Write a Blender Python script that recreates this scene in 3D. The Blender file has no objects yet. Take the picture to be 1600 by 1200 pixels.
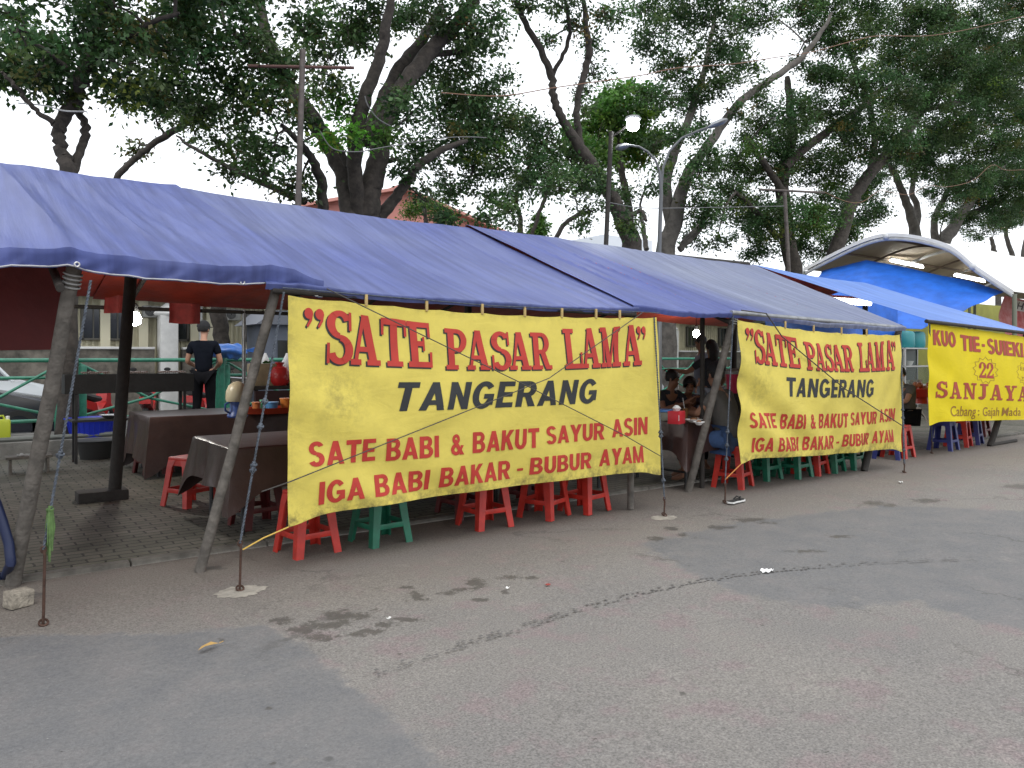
import bpy, bmesh, math, random
import numpy as np
from mathutils import Vector, Matrix, Euler
SC = bpy.context.scene
R = math.radians
# ---------------------------------------------------------------- camera
CH = 1.5                                   # eye height above the road
A0 = R(53.5)                               # the stall row runs 53.5 degrees to the right of the view axis
FX, FY = math.cos(A0), math.sin(A0)        # view axis
RX, RY = math.sin(A0), -math.cos(A0)       # to the right
cam_d = bpy.data.cameras.new("camera"); cam = bpy.data.objects.new("camera", cam_d)
SC.collection.objects.link(cam); SC.camera = cam
cam.location = (0, 0, CH); cam.rotation_euler = (R(90), 0, -(math.pi/2 - A0))
cam_d.sensor_width = 36; cam_d.lens = 27; cam_d.shift_y = -43/1600
cam_d.clip_start = 0.05; cam_d.clip_end = 3000
# ---------------------------------------------------------------- light
SUN_EL, SUN_AZ = R(58), R(200)
w = bpy.data.worlds.new("World"); SC.world = w; w.use_nodes = True
nt = w.node_tree; bg = nt.nodes["Background"]
sky = nt.nodes.new("ShaderNodeTexSky"); sky.sky_type = 'NISHITA'; sky.sun_disc = False
sky.sun_elevation = SUN_EL; sky.sun_rotation = SUN_AZ; sky.dust_density = 4.0
hs = nt.nodes.new("ShaderNodeHueSaturation"); hs.inputs['Saturation'].default_value = 0.25
mx = nt.nodes.new("ShaderNodeMix"); mx.data_type = 'RGBA'; mx.blend_type = 'MIX'
mx.inputs[0].default_value = 0.85; mx.inputs[7].default_value = (11.2, 11.6, 12.2, 1)   # the even cloud layer
nt.links.new(sky.outputs[0], hs.inputs['Color']); nt.links.new(hs.outputs[0], mx.inputs[6])
nt.links.new(mx.outputs[2], bg.inputs[0]); bg.inputs[1].default_value = 0.12
sd = bpy.data.lights.new("sun", 'SUN'); sd.energy = 0.7; sd.angle = R(25); sd.color = (1, .95, .88)
so = bpy.data.objects.new("sun", sd); SC.collection.objects.link(so)
_d = Vector((math.cos(SUN_EL)*math.sin(SUN_AZ), math.cos(SUN_EL)*math.cos(SUN_AZ), math.sin(SUN_EL)))
so.rotation_euler = _d.to_track_quat('Z', 'Y').to_euler(); so.location = (0, -5, 20)
vs = SC.view_settings; vs.view_transform = 'Standard'; vs.look = 'None'; vs.exposure = 0.42; vs.gamma = 1; vs.use_curve_mapping = False
# ---------------------------------------------------------------- helpers
def ray(px): u = (px-800)/1200; return FX+RX*u, FY+RY*u
def W(px, py, Y=None, z=None, t=None):
    dx, dy = ray(px)
    if Y is not None: t = Y/dy
    elif z is not None: t = (CH-z)*1200/(py-557)
    return Vector((dx*t, dy*t, CH+(557-py)/1200*t))
def G(px, py, z=0.0): return W(px, py, z=z)
def depth(p): return p[0]*FX+p[1]*FY
def srgb(r, g, b):
    f = lambda c: (c/255/12.92 if c/255 <= .04045 else ((c/255+.055)/1.055)**2.4)
    return (f(r), f(g), f(b), 1)
MATS = {}
def mat(name, col, rough=.6, metal=0, noise=0, nscale=8, bump=0, bscale=40, col2=None, emit=0, alpha=None, spec=None, transl=0, coord='Object', attr=None):
    if name in MATS: return MATS[name]
    m = bpy.data.materials.new(name); m.use_nodes = True; n = m.node_tree.nodes; l = m.node_tree.links
    b = n['Principled BSDF']
    if len(col) == 3: col = (*col, 1)
    b.inputs['Base Color'].default_value = col; b.inputs['Roughness'].default_value = rough; b.inputs['Metallic'].default_value = metal
    if spec is not None: b.inputs['Specular IOR Level'].default_value = spec
    tc = n.new('ShaderNodeTexCoord')
    out = None
    if noise or col2:
        nz = n.new('ShaderNodeTexNoise'); nz.inputs['Scale'].default_value = nscale; nz.inputs['Detail'].default_value = 6; nz.inputs['Roughness'].default_value = .62
        l.new(tc.outputs[coord], nz.inputs['Vector'])
        r = n.new('ShaderNodeValToRGB'); c2 = col2 or tuple(c*(1-noise) for c in col[:3]); c2 = (*c2[:3], 1)
        r.color_ramp.elements[0].position = .35; r.color_ramp.elements[1].position = .65
        r.color_ramp.elements[0].color = c2; r.color_ramp.elements[1].color = col
        l.new(nz.outputs['Fac'], r.inputs['Fac']); out = r.outputs[0]
    if attr:
        at = n.new('ShaderNodeAttribute'); at.attribute_name = attr
        mm = n.new('ShaderNodeMix'); mm.data_type = 'RGBA'; mm.blend_type = 'MULTIPLY'; mm.inputs[0].default_value = 1
        if out: l.new(out, mm.inputs[6])
        else: mm.inputs[6].default_value = col
        l.new(at.outputs['Color'], mm.inputs[7]); out = mm.outputs[2]
    if out: l.new(out, b.inputs['Base Color'])
    if bump:
        nb = n.new('ShaderNodeTexNoise'); nb.inputs['Scale'].default_value = bscale; nb.inputs['Detail'].default_value = 5
        l.new(tc.outputs[coord], nb.inputs['Vector'])
        bp = n.new('ShaderNodeBump'); bp.inputs['Strength'].default_value = bump; bp.inputs['Distance'].default_value = .02
        l.new(nb.outputs['Fac'], bp.inputs['Height']); l.new(bp.outputs[0], b.inputs['Normal'])
    if emit:
        b.inputs['Emission Color'].default_value = col; b.inputs['Emission Strength'].default_value = emit
    if transl:
        tr = n.new('ShaderNodeBsdfTranslucent'); ms = n.new('ShaderNodeMixShader'); ms.inputs[0].default_value = transl
        if out: l.new(out, tr.inputs['Color'])
        else: tr.inputs['Color'].default_value = col
        l.new(b.outputs[0], ms.inputs[1]); l.new(tr.outputs[0], ms.inputs[2]); l.new(ms.outputs[0], n['Material Output'].inputs['Surface'])
    if alpha is not None:
        b.inputs['Alpha'].default_value = alpha
    MATS[name] = m
    return m

class MB:
    def __init__(s): s.v = []; s.f = []; s.m = []; s.mi = 0
    def add(s, vs, fs):
        o = len(s.v); s.v += [tuple(p) for p in vs]; s.f += [tuple(i+o for i in f) for f in fs]; s.m += [s.mi]*len(fs); return s
    def box(s, c, d, rot=None, bev=0):
        hx, hy, hz = d[0]/2, d[1]/2, d[2]/2
        b = min(bev, hx*.9, hy*.9, hz*.9)
        M = rot.to_matrix() if rot is not None and not isinstance(rot, Matrix) else rot
        def T(p):
            p = Vector(p)
            if M is not None: p = M @ p
            return p+Vector(c)
        if b <= 0:
            vs = [T((x*hx, y*hy, z*hz)) for z in (-1, 1) for y in (-1, 1) for x in (-1, 1)]
            return s.add(vs, [(0, 2, 3, 1), (4, 5, 7, 6), (0, 1, 5, 4), (2, 6, 7, 3), (0, 4, 6, 2), (1, 3, 7, 5)])
        bm = bmesh.new(); bmesh.ops.create_cube(bm, size=1)
        for v in bm.verts: v.co = Vector((v.co.x*hx*2, v.co.y*hy*2, v.co.z*hz*2))
        bmesh.ops.bevel(bm, geom=bm.edges[:], offset=b, segments=2, affect='EDGES', profile=.6)
        bm.verts.index_update()
        s.add([T(v.co) for v in bm.verts], [[v.index for v in f.verts] for f in bm.faces]); bm.free(); return s
    def tube(s, pts, rad, n=8, cap=True, flat=1.0):
        pts = [Vector(p) for p in pts]; k = len(pts)
        if not hasattr(rad, '__len__'): rad = [rad]*k
        vs = []; up = Vector((0, 0, 1)); prev = None
        for i, p in enumerate(pts):
            d = (pts[min(i+1, k-1)]-pts[max(i-1, 0)])
            if d.length < 1e-9: d = Vector((0, 0, 1))
            d.normalize()
            if prev is None:
                a = d.cross(up)
                if a.length < .1: a = d.cross(Vector((1, 0, 0)))
            else: a = prev-d*prev.dot(d)
            a.normalize(); prev = a; b = d.cross(a)
            for j in range(n):
                q = 2*math.pi*j/n; vs.append(p+(a*math.cos(q)+b*math.sin(q)*flat)*rad[i])
        fs = [(i*n+j, i*n+(j+1) % n, (i+1)*n+(j+1) % n, (i+1)*n+j) for i in range(k-1) for j in range(n)]
        if cap: fs += [tuple(range(n-1, -1, -1)), tuple((k-1)*n+j for j in range(n))]
        return s.add(vs, fs)
    def lathe(s, c, prof, n=20, sx=1, sy=1, capb=True, capt=True):
        c = Vector(c); k = len(prof)
        vs = [c+Vector((r*math.cos(2*math.pi*j/n)*sx, r*math.sin(2*math.pi*j/n)*sy, z)) for r, z in prof for j in range(n)]
        fs = [(i*n+j, i*n+(j+1) % n, (i+1)*n+(j+1) % n, (i+1)*n+j) for i in range(k-1) for j in range(n)]
        if capb: fs.append(tuple(range(n-1, -1, -1)))
        if capt: fs.append(tuple((k-1)*n+j for j in range(n)))
        return s.add(vs, fs)
    def ball(s, c, r, n=12, m=8, rot=None):
        if not hasattr(r, '__len__'): r = (r, r, r)
        c = Vector(c); vs = []
        for i in range(m+1):
            a = math.pi*i/m-math.pi/2; a = max(-1.55, min(1.55, a))
            for j in range(n):
                b = 2*math.pi*j/n; p = Vector((r[0]*math.cos(a)*math.cos(b), r[1]*math.cos(a)*math.sin(b), r[2]*math.sin(a)))
                if rot: p.rotate(rot)
                vs.append(c+p)
        fs = [(i*n+j, i*n+(j+1) % n, (i+1)*n+(j+1) % n, (i+1)*n+j) for i in range(m) for j in range(n)]
        fs += [tuple(range(n-1, -1, -1)), tuple(m*n+j for j in range(n))]
        return s.add(vs, fs)
    def grid(s, fn, nu, nv, thick=0, two=False):
        """sheet fn(u,v); thick > 0 gives it a back face; two puts the back in material slot 1"""
        P = [[Vector(fn(i/nu, j/nv)) for i in range(nu+1)] for j in range(nv+1)]
        vs = [p for row in P for p in row]; N = nu+1
        fs = [(j*N+i, j*N+i+1, (j+1)*N+i+1, (j+1)*N+i) for j in range(nv) for i in range(nu)]
        s.add(vs, fs)
        if thick:
            nr = []
            for j in range(nv+1):
                for i in range(N):
                    a = P[j][min(i+1, nu)]-P[j][max(i-1, 0)]; b = P[min(j+1, nv)][i]-P[max(j-1, 0)][i]
                    c = a.cross(b); c.normalize(); nr.append(c)
            k = s.mi
            if two: s.mi = k+1
            o = len(s.v)
            s.add([p-q*thick for p, q in zip(vs, nr)], [f[::-1] for f in fs])
            s.mi = k; base = o-len(vs)
            bd = [j*N for j in range(nv+1)]; bd2 = [j*N+nu for j in range(nv+1)]
            fs2 = []
            for a in range(nv): fs2 += [(base+bd[a], base+bd[a+1], o+bd[a+1], o+bd[a]), (base+bd2[a+1], base+bd2[a], o+bd2[a], o+bd2[a+1])]
            for a in range(nu): fs2 += [(base+a+1, base+a, o+a, o+a+1), (base+nv*N+a, base+nv*N+a+1, o+nv*N+a+1, o+nv*N+a)]
            s.f += fs2; s.m += [k]*len(fs2)
        return s
    def prism(s, poly, f, d):
        """poly: list of 3D points, extruded by vector d"""
        n = len(poly); d = Vector(d)
        vs = [Vector(p) for p in poly]+[Vector(p)+d for p in poly]
        return s.add(vs, [tuple(range(n))[::-1], tuple(range(n, 2*n))]+[(i, (i+1) % n, n+(i+1) % n, n+i) for i in range(n)])

def link(o): SC.collection.objects.link(o); return o
def mesh(name, mb, mats, off=(0, 0, 0), smooth=True, fix=True):
    me = bpy.data.meshes.new(name)
    ox, oy, oz = off
    me.from_pydata([(x-ox, y-oy, z-oz) for x, y, z in mb.v], [], mb.f)
    for m in (mats if isinstance(mats, (list, tuple)) else [mats]): me.materials.append(m)
    if len(me.materials) > 1: me.polygons.foreach_set('material_index', mb.m)
    if fix:
        bm = bmesh.new(); bm.from_mesh(me); bmesh.ops.recalc_face_normals(bm, faces=bm.faces[:]); bm.to_mesh(me); bm.free()
    if smooth:
        me.polygons.foreach_set('use_smooth', [True]*len(me.polygons))
        try: me.set_sharp_from_angle(angle=R(38))
        except Exception: pass
    me.update()
    return me
def tag(o, label=None, cat=None, group=None, kind=None):
    if label: o['label'] = label
    if cat: o['category'] = cat
    if group: o['group'] = group
    if kind: o['kind'] = kind
    return o
ORG = {}
def thing(name, label, cat, loc=(0, 0, 0), rz=0, group=None, rot=None):
    o = bpy.data.objects.new(name, None); link(o); o.empty_display_size = .1
    o.location = loc; o.rotation_euler = rot if rot else (0, 0, rz)
    ORG[o] = (0, 0, 0) if (rz or rot) else tuple(loc)
    return tag(o, label, cat, group)
def part(name, mb, m, parent, label=None, smooth=True, fix=True, local=False):
    """parts are given in world coordinates when the thing is not turned (or local=True: in the thing's own)"""
    org = (0, 0, 0) if local else ORG[parent]
    o = link(bpy.data.objects.new(name, mesh(name, mb, m, org, smooth, fix)))
    o.parent = parent; ORG[o] = org
    if label: o['label'] = label
    return o
def solo(name, mb, m, label=None, cat=None, group=None, kind=None, smooth=True, fix=True, at=None):
    xs = np.array(mb.v); lo = xs.min(0); hi = xs.max(0)
    off = at if at else ((lo[0]+hi[0])/2, (lo[1]+hi[1])/2, lo[2])
    off = tuple(float(c) for c in off)
    o = link(bpy.data.objects.new(name, mesh(name, mb, m, off, smooth, fix))); o.location = off
    ORG[o] = off
    return tag(o, label, cat, group, kind)
def dup(root, loc, rz=0, label=None, group=None):
    r = root.copy(); link(r); r.location = loc; r.rotation_euler = (0, 0, rz)
    if label: r['label'] = label
    if group: r['group'] = group
    for ch in list(root.children):
        c = ch.copy(); link(c); c.parent = r
        for g in ch.children:
            d = g.copy(); link(d); d.parent = c
    return r
rnd = random.Random(7)
def n1(x, s=0):                                    # smooth 1-D noise
    i = math.floor(x); f = x-i; f = f*f*(3-2*f)
    h = lambda k: (math.sin((k*127.1+s*311.7))*43758.5453) % 1
    return h(i)*(1-f)+h(i+1)*f-.5
def n2(x, y, s=0):
    i = math.floor(x); j = math.floor(y); f = x-i; g = y-j; f = f*f*(3-2*f); g = g*g*(3-2*g)
    h = lambda a, b: (math.sin(a*127.1+b*269.5+s*74.7)*43758.5453) % 1
    return (h(i, j)*(1-f)+h(i+1, j)*f)*(1-g)+(h(i, j+1)*(1-f)+h(i+1, j+1)*f)*g-.5

# ---------------------------------------------------------------- ground
def seg_dist(P, a, b):
    ab = b-a; t = np.clip(((P-a)@ab)/(ab@ab), 0, 1); return np.linalg.norm(P-(a+t[:, None]*ab), axis=1)
def poly_sd(P, poly):
    poly = [np.array(p, float) for p in poly]; ins = np.zeros(len(P), bool); d = np.full(len(P), 1e9)
    for i in range(len(poly)):
        a, b = poly[i], poly[(i+1) % len(poly)]
        d = np.minimum(d, seg_dist(P, a, b))
        c = ((a[1] > P[:, 1]) != (b[1] > P[:, 1])) & (P[:, 0] < (b[0]-a[0])*(P[:, 1]-a[1])/(b[1]-a[1]+1e-12)+a[0])
        ins ^= c
    return np.where(ins, d, -d)
def ground_material():
    m = bpy.data.materials.new('worn_asphalt'); m.use_nodes = True; n = m.node_tree.nodes; l = m.node_tree.links
    b = n['Principled BSDF']; tc = n.new('ShaderNodeTexCoord')
    def noise(s, d=5, r=.6):
        z = n.new('ShaderNodeTexNoise'); z.inputs['Scale'].default_value = s; z.inputs['Detail'].default_value = d; z.inputs['Roughness'].default_value = r
        l.new(tc.outputs['Object'], z.inputs['Vector']); return z.outputs['Fac']
    def ramp(f, a, c, ca=(0, 0, 0, 1), cb=(1, 1, 1, 1)):
        r = n.new('ShaderNodeValToRGB'); e = r.color_ramp.elements; e[0].position = a; e[1].position = c; e[0].color = ca; e[1].color = cb
        l.new(f, r.inputs[0]); return r.outputs[0]
    def mix(f, a, c, mode='MIX'):
        x = n.new('ShaderNodeMix'); x.data_type = 'RGBA'; x.blend_type = mode
        if isinstance(f, float): x.inputs[0].default_value = f
        else: l.new(f, x.inputs[0])
        for k, q in ((6, a), (7, c)):
            if isinstance(q, tuple): x.inputs[k].default_value = q
            else: l.new(q, x.inputs[k])
        return x.outputs[2]
    def math_(op, a, c):
        x = n.new('ShaderNodeMath'); x.operation = op
        for k, q in ((0, a), (1, c)):
            if isinstance(q, float): x.inputs[k].default_value = q
            else: l.new(q, x.inputs[k])
        return x.outputs[0]
    def attr(k):
        a = n.new('ShaderNodeAttribute'); a.attribute_name = k; return a.outputs['Fac']
    big = noise(.7, 4); mid = noise(3.5, 6); fine = noise(95, 3, .7); grit = noise(38, 4, .75)
    col = mix(ramp(big, .35, .68), (.166, .158, .151, 1), (.198, .185, .170, 1))
    col = mix(ramp(mid, .52, .64), col, (.192, .160, .158, 1))
    # worn band along the kerb is browner and darker
    col = mix(math_('MULTIPLY', attr('kerbdirt'), .75), col, (.155, .134, .114, 1))
    pm = math_('ADD', attr('patch'), math_('MULTIPLY', math_('SUBTRACT', noise(6, 8, .75), .5), 1.1))
    pmask = ramp(pm, .40, .60)
    col = mix(math_('MULTIPLY', pmask, .85), col, mix(ramp(mid, .35, .7), (.122, .124, .130, 1), (.158, .155, .153, 1)))
    rim = ramp(math_('ABSOLUTE', math_('SUBTRACT', pm, .5), 0.0), 0.0, .16, (1, 1, 1, 1), (0, 0, 0, 1))
    col = mix(math_('MULTIPLY', math_('MULTIPLY', rim, math_('MULTIPLY', attr('rim'), ramp(noise(5, 6, .7), .45, .62))), .5), col, (.27, .245, .22, 1))
    # dusty scuffs
    col = mix(math_('MULTIPLY', ramp(noise(2.6, 9, .78), .58, .70), .28), col, (.30, .275, .25, 1))
    # stone chips
    sp = ramp(fine, .36, .64, (.62, .62, .62, 1), (1.36, 1.36, 1.36, 1))
    col = mix(mix(pmask, (.85, .85, .85, 1), (.35, .35, .35, 1)), col, mix(1.0, col, sp, 'MULTIPLY'))
    col = mix(.55, col, mix(1.0, col, ramp(grit, .35, .65, (.78, .78, .78, 1), (1.2, 1.19, 1.17, 1)), 'MULTIPLY'))
    pits = ramp(noise(24, 3, .6), .27, .31, (.45, .44, .43, 1), (1, 1, 1, 1)); col = mix(ramp(noise(1.7, 3), .46, .60), col, mix(1.0, col, pits, 'MULTIPLY'))
    chips = ramp(noise(60, 2, .5), .74, .77); col = mix(math_('MULTIPLY', chips, .5), col, (.42, .40, .37, 1))
    sm = math_('ADD', attr('stain'), math_('MULTIPLY', math_('SUBTRACT', noise(13, 10, .82), .53), 3.9))
    smask = ramp(sm, .44, .66)
    col = mix(math_('MULTIPLY', smask, .78), col, (.062, .057, .052, 1))
    # hairline cracks
    ck = n.new('ShaderNodeTexVoronoi'); ck.feature = 'DISTANCE_TO_EDGE'; ck.inputs['Scale'].default_value = .55
    cv = n.new('ShaderNodeVectorMath'); cv.operation = 'MULTIPLY_ADD'; cv.inputs[1].default_value = (.7, .7, 0); cn = n.new('ShaderNodeTexNoise'); cn.inputs['Scale'].default_value = 3; cn.inputs['Detail'].default_value = 8; cn.inputs['Roughness'].default_value = .7
    l.new(tc.outputs['Object'], cn.inputs['Vector']); l.new(cn.outputs['Color'], cv.inputs[0]); l.new(tc.outputs['Object'], cv.inputs[2]); l.new(cv.outputs[0], ck.inputs['Vector'])
    col = mix(math_('MULTIPLY', math_('MULTIPLY', ramp(ck.outputs['Distance'], .003, .010, (1, 1, 1, 1), (0, 0, 0, 1)), ramp(noise(.8, 3), .50, .60)), .55), col, (.07, .065, .06, 1))
    # scattered oil drops
    vo = n.new('ShaderNodeTexVoronoi'); vo.inputs['Scale'].default_value = 2.3; l.new(tc.outputs['Object'], vo.inputs['Vector'])
    dm = ramp(math_('ADD', vo.outputs['Distance'], math_('MULTIPLY', noise(9, 5), .09)), .075, .10, (1, 1, 1, 1), (0, 0, 0, 1))
    col = mix(math_('MULTIPLY', math_('MULTIPLY', dm, ramp(noise(.9, 2), .48, .56)), .6), col, (.06, .058, .056, 1))
    l.new(col, b.inputs['Base Color'])
    rr = n.new('ShaderNodeMapRange'); l.new(smask, rr.inputs[0]); rr.inputs[3].default_value = .82; rr.inputs[4].default_value = .62
    l.new(rr.outputs[0], b.inputs['Roughness']); b.inputs['Specular IOR Level'].default_value = .3
    bp = n.new('ShaderNodeBump'); bp.inputs['Strength'].default_value = .55; bp.inputs['Distance'].default_value = .012
    l.new(math_('ADD', math_('MULTIPLY', grit, 1.0), math_('MULTIPLY', fine, .6)), bp.inputs['Height']); l.new(bp.outputs[0], b.inputs['Normal'])
    return m
def roadz(X, Y): return (.006*math.sin(X*1.3+Y*.7)+.004*math.sin(X*.5-Y*1.9))*max(0, min(1, 1-math.hypot(X-5, Y-3)/25))*max(0, min(1, (6.0-Y)*2))
def build_road():
    xs = np.concatenate([np.linspace(-300, -3, 12), np.arange(-2, 15, .035), np.linspace(15.2, 600, 40)])
    ys = np.concatenate([np.linspace(-300, -.5, 10), np.arange(.2, 6.03, .035), [6.03]])
    X, Y = np.meshgrid(xs, ys); nx, ny = len(xs), len(ys); N = nx*ny
    dist = np.hypot(X-5, Y-3); calm = np.clip(1-dist/25, 0, 1)
    Z = calm*(.006*np.sin(X*1.3+Y*.7)+.004*np.sin(X*.5-Y*1.9))*np.clip((6.0-Y)*2, 0, 1)
    co = np.stack([X.ravel(), Y.ravel(), Z.ravel()], 1)
    t = co[:, 0]*FX+co[:, 1]*FY; s = co[:, 0]*RX+co[:, 1]*RY; ok = t > .6; tt = np.where(ok, t, 1)
    P = np.stack([800+1200*s/tt, 557+1200*CH/tt], 1); P[~ok] = (-9999, 9999)
    st = np.full(N, -1.0)
    E = [(440, 968, 30, 6), (472, 982, 22, 8), (500, 995, 26, 8), (540, 962, 40, 11), (505, 975, 40, 8), (575, 985, 26, 5), (600, 974, 22, 5), (640, 968, 40, 4), (560, 990, 18, 6), (584, 952, 10, 3),
         (745, 912, 22, 9), (722, 922, 16, 5), (650, 928, 14, 7), (655, 936, 22, 4), (700, 927, 20, 3), (750, 937, 16, 4), (795, 903, 22, 4), (832, 904, 12, 4), (790, 926, 10, 4), (635, 917, 14, 3),
         (346, 998, 7, 4), (422, 1105, 9, 4), (362, 1068, 4, 2), (624, 1021, 5, 2), (588, 1060, 7, 3), (420, 1195, 12, 4),
         (1025, 842, 18, 4), (1048, 826, 16, 4), (1066, 836, 10, 3), (1125, 824, 25, 4), (1170, 812, 30, 4), (1200, 817, 18, 2), (1365, 787, 22, 4), (1390, 790, 16, 3), (1450, 783, 30, 4), (1160, 979, 6, 3), (1192, 978, 5, 2),
         (1068, 1082, 8, 4), (1260, 862, 30, 3), (1600, 760, 40, 5), (1310, 838, 24, 3), (330, 888, 24, 4), (40, 930, 40, 6)]
    for cx, cy, rx, ry in E:
        d = np.sqrt(((P[:, 0]-cx)/rx)**2+((P[:, 1]-cy)/ry)**2); st = np.maximum(st, 1.25-.75*d)
    patch = np.full(N, -1.0)
    gp = lambda q: [tuple(G(*p)[:2]) for p in q]
    p1 = gp([(-500, 1010), (100, 990), (300, 985), (415, 972), (470, 1003), (560, 1075), (650, 1150), (760, 1260), (900, 1500), (-900, 1500)])
    p2 = gp([(1090, 905), (1170, 930), (1260, 948), (1330, 950), (1430, 938), (1500, 965), (1640, 990), (1800, 960), (1640, 800), (1380, 790), (1160, 815), (1000, 850)])
    sd1 = poly_sd(co[:, :2], p1); sd2 = poly_sd(co[:, :2], p2)
    patch = np.maximum(np.clip(.5+sd1/.25, -1, 2), np.clip(.5+sd2/.45, -1, 1.0))
    rim = (sd1 > -.5)*1.0
    kd = np.clip((Y.ravel()-3.9)/1.5, 0, 1)
    i = np.arange(nx-1); j = np.arange(ny-1); I, J = np.meshgrid(i, j); a = (J*nx+I).ravel()
    F = np.stack([a, a+1, a+1+nx, a+nx], 1)
    me = bpy.data.meshes.new('road'); me.vertices.add(N); me.vertices.foreach_set('co', co.ravel())
    me.loops.add(F.size); me.loops.foreach_set('vertex_index', F.ravel()); me.polygons.add(len(F))
    me.polygons.foreach_set('loop_start', np.arange(0, F.size, 4)); me.polygons.foreach_set('loop_total', np.full(len(F), 4))
    me.polygons.foreach_set('use_smooth', np.ones(len(F), bool)); me.update(); me.validate()
    for k, q in (('stain', st), ('patch', patch), ('rim', rim), ('kerbdirt', kd)):
        at = me.attributes.new(k, 'FLOAT', 'POINT'); at.data.foreach_set('value', q.astype(np.float32))
    me.materials.append(ground_material())
    tag(link(bpy.data.objects.new('road', me)), kind='structure')
build_road()
def paver_material():
    m = bpy.data.materials.new('block_paving'); m.use_nodes = True; n = m.node_tree.nodes; l = m.node_tree.links; b = n['Principled BSDF']
    tc = n.new('ShaderNodeTexCoord'); br = n.new('ShaderNodeTexBrick'); nz = n.new('ShaderNodeTexNoise'); n2_ = n.new('ShaderNodeTexNoise')
    wv = n.new('ShaderNodeTexNoise'); wv.inputs['Scale'].default_value = 14
    vm = n.new('ShaderNodeVectorMath'); vm.operation = 'MULTIPLY_ADD'; vm.inputs[1].default_value = (.03, .03, 0)
    l.new(tc.outputs['Object'], wv.inputs['Vector']); l.new(wv.outputs['Color'], vm.inputs[0]); l.new(tc.outputs['Object'], vm.inputs[2]); l.new(vm.outputs[0], br.inputs['Vector'])
    br.inputs['Scale'].default_value = 1; br.inputs['Brick Width'].default_value = .21; br.inputs['Row Height'].default_value = .105; br.inputs['Mortar Size'].default_value = .008
    br.inputs['Color1'].default_value = (.150, .140, .120, 1); br.inputs['Color2'].default_value = (.115, .112, .095, 1); br.inputs['Mortar'].default_value = (.030, .030, .024, 1)
    nz.inputs['Scale'].default_value = 1.6; nz.inputs['Detail'].default_value = 7; l.new(tc.outputs['Object'], nz.inputs['Vector'])
    r = n.new('ShaderNodeValToRGB'); r.color_ramp.elements[0].position = .35; r.color_ramp.elements[1].position = .65
    r.color_ramp.elements[0].color = (.55, .56, .46, 1); r.color_ramp.elements[1].color = (1.1, 1.05, 1, 1); l.new(nz.outputs[0], r.inputs[0])
    mx = n.new('ShaderNodeMix'); mx.data_type = 'RGBA'; mx.blend_type = 'MULTIPLY'; mx.inputs[0].default_value = 1
    l.new(br.outputs[0], mx.inputs[6]); l.new(r.outputs[0], mx.inputs[7]); l.new(mx.outputs[2], b.inputs['Base Color'])
    n2_.inputs['Scale'].default_value = 60; l.new(tc.outputs['Object'], n2_.inputs['Vector'])
    ad = n.new('ShaderNodeMath'); ad.operation = 'MULTIPLY_ADD'; ad.inputs[1].default_value = -1.0; l.new(br.outputs['Fac'], ad.inputs[0]); l.new(n2_.outputs[0], ad.inputs[2])
    bp = n.new('ShaderNodeBump'); bp.inputs['Strength'].default_value = .6; bp.inputs['Distance'].default_value = .01; l.new(ad.outputs[0], bp.inputs['Height']); l.new(bp.outputs[0], b.inputs['Normal'])
    b.inputs['Roughness'].default_value = .8
    return m
CONC = mat('grey_concrete', (.26, .25, .23), .85, noise=.35, nscale=5, bump=.4, bscale=50)
def slab(name, x0, x1, y0, y1, z0, z1, m, bev=0):
    return solo(name, MB().box(((x0+x1)/2, (y0+y1)/2, (z0+z1)/2), (x1-x0, y1-y0, z1-z0), bev=bev), m, kind='structure', at=(0, 0, 0))
slab('ground', -900, 900, 20.4, 900, -.3, .012, mat('bare_ground', (.16, .15, .12), .9, noise=.4, nscale=.6))
slab('pavement', -40, 120, 6.14, 13.05, -.3, .035, paver_material())
kb = MB(); x = -40.0
while x < 120:
    L = .9+.25*(n1(x)+.5); kb.box((x+L/2, 6.085+.012*n1(x*3, 2), -.125+.006*n1(x*5, 1)), (L-.012, .10, .32), bev=.012); x += L
solo('kerb', kb, mat('kerb_concrete', (.135, .125, .108), .9, noise=.5, nscale=6, bump=.5), kind='structure', at=(0, 0, 0))
slab('raised_kerb', -40, 120, 13.05, 14.6, -.3, .27, mat('kerb_dark_concrete', (.20, .195, .18), .9, noise=.5, nscale=3, bump=.4), bev=.02)
slab('back_road', -300, 600, 14.6, 20.4, -.3, .02, mat('back_asphalt', (.14, .14, .14), .85, noise=.3, nscale=2))
tt = MB(); trk = [(590, 1056), (700, 1020), (800, 990), (900, 958), (1000, 932), (1100, 911), (1200, 897), (1300, 887), (1400, 880), (1500, 876)]
for off, ph in ((0, 0), (.045, .5)):
    for (a, b2) in zip(trk[:-1], trk[1:]):
        A, B = G(*a), G(*b2); k = max(2, int((B-A).length/.036)); d = (B-A).normalized(); nn = Vector((-d.y, d.x, 0))
        for i in range(k):
            if rnd.random() < (.12 if off == 0 else .45): continue
            c = A.lerp(B, (i+ph)/k)+nn*(off+.012*rnd.uniform(-1, 1)); c.z = .013
            q = .006+.005*rnd.random(); e = .009+.006*rnd.random()
            tt.add([c-d*e-nn*q, c+d*e-nn*q*.7, c+d*e+nn*q, c-d*e+nn*q*.8], [(0, 1, 2, 3)])
solo('tyre_track', tt, mat('tyre_print', (.095, .09, .087), .8), kind='structure', at=(0, 0, 0))
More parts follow.
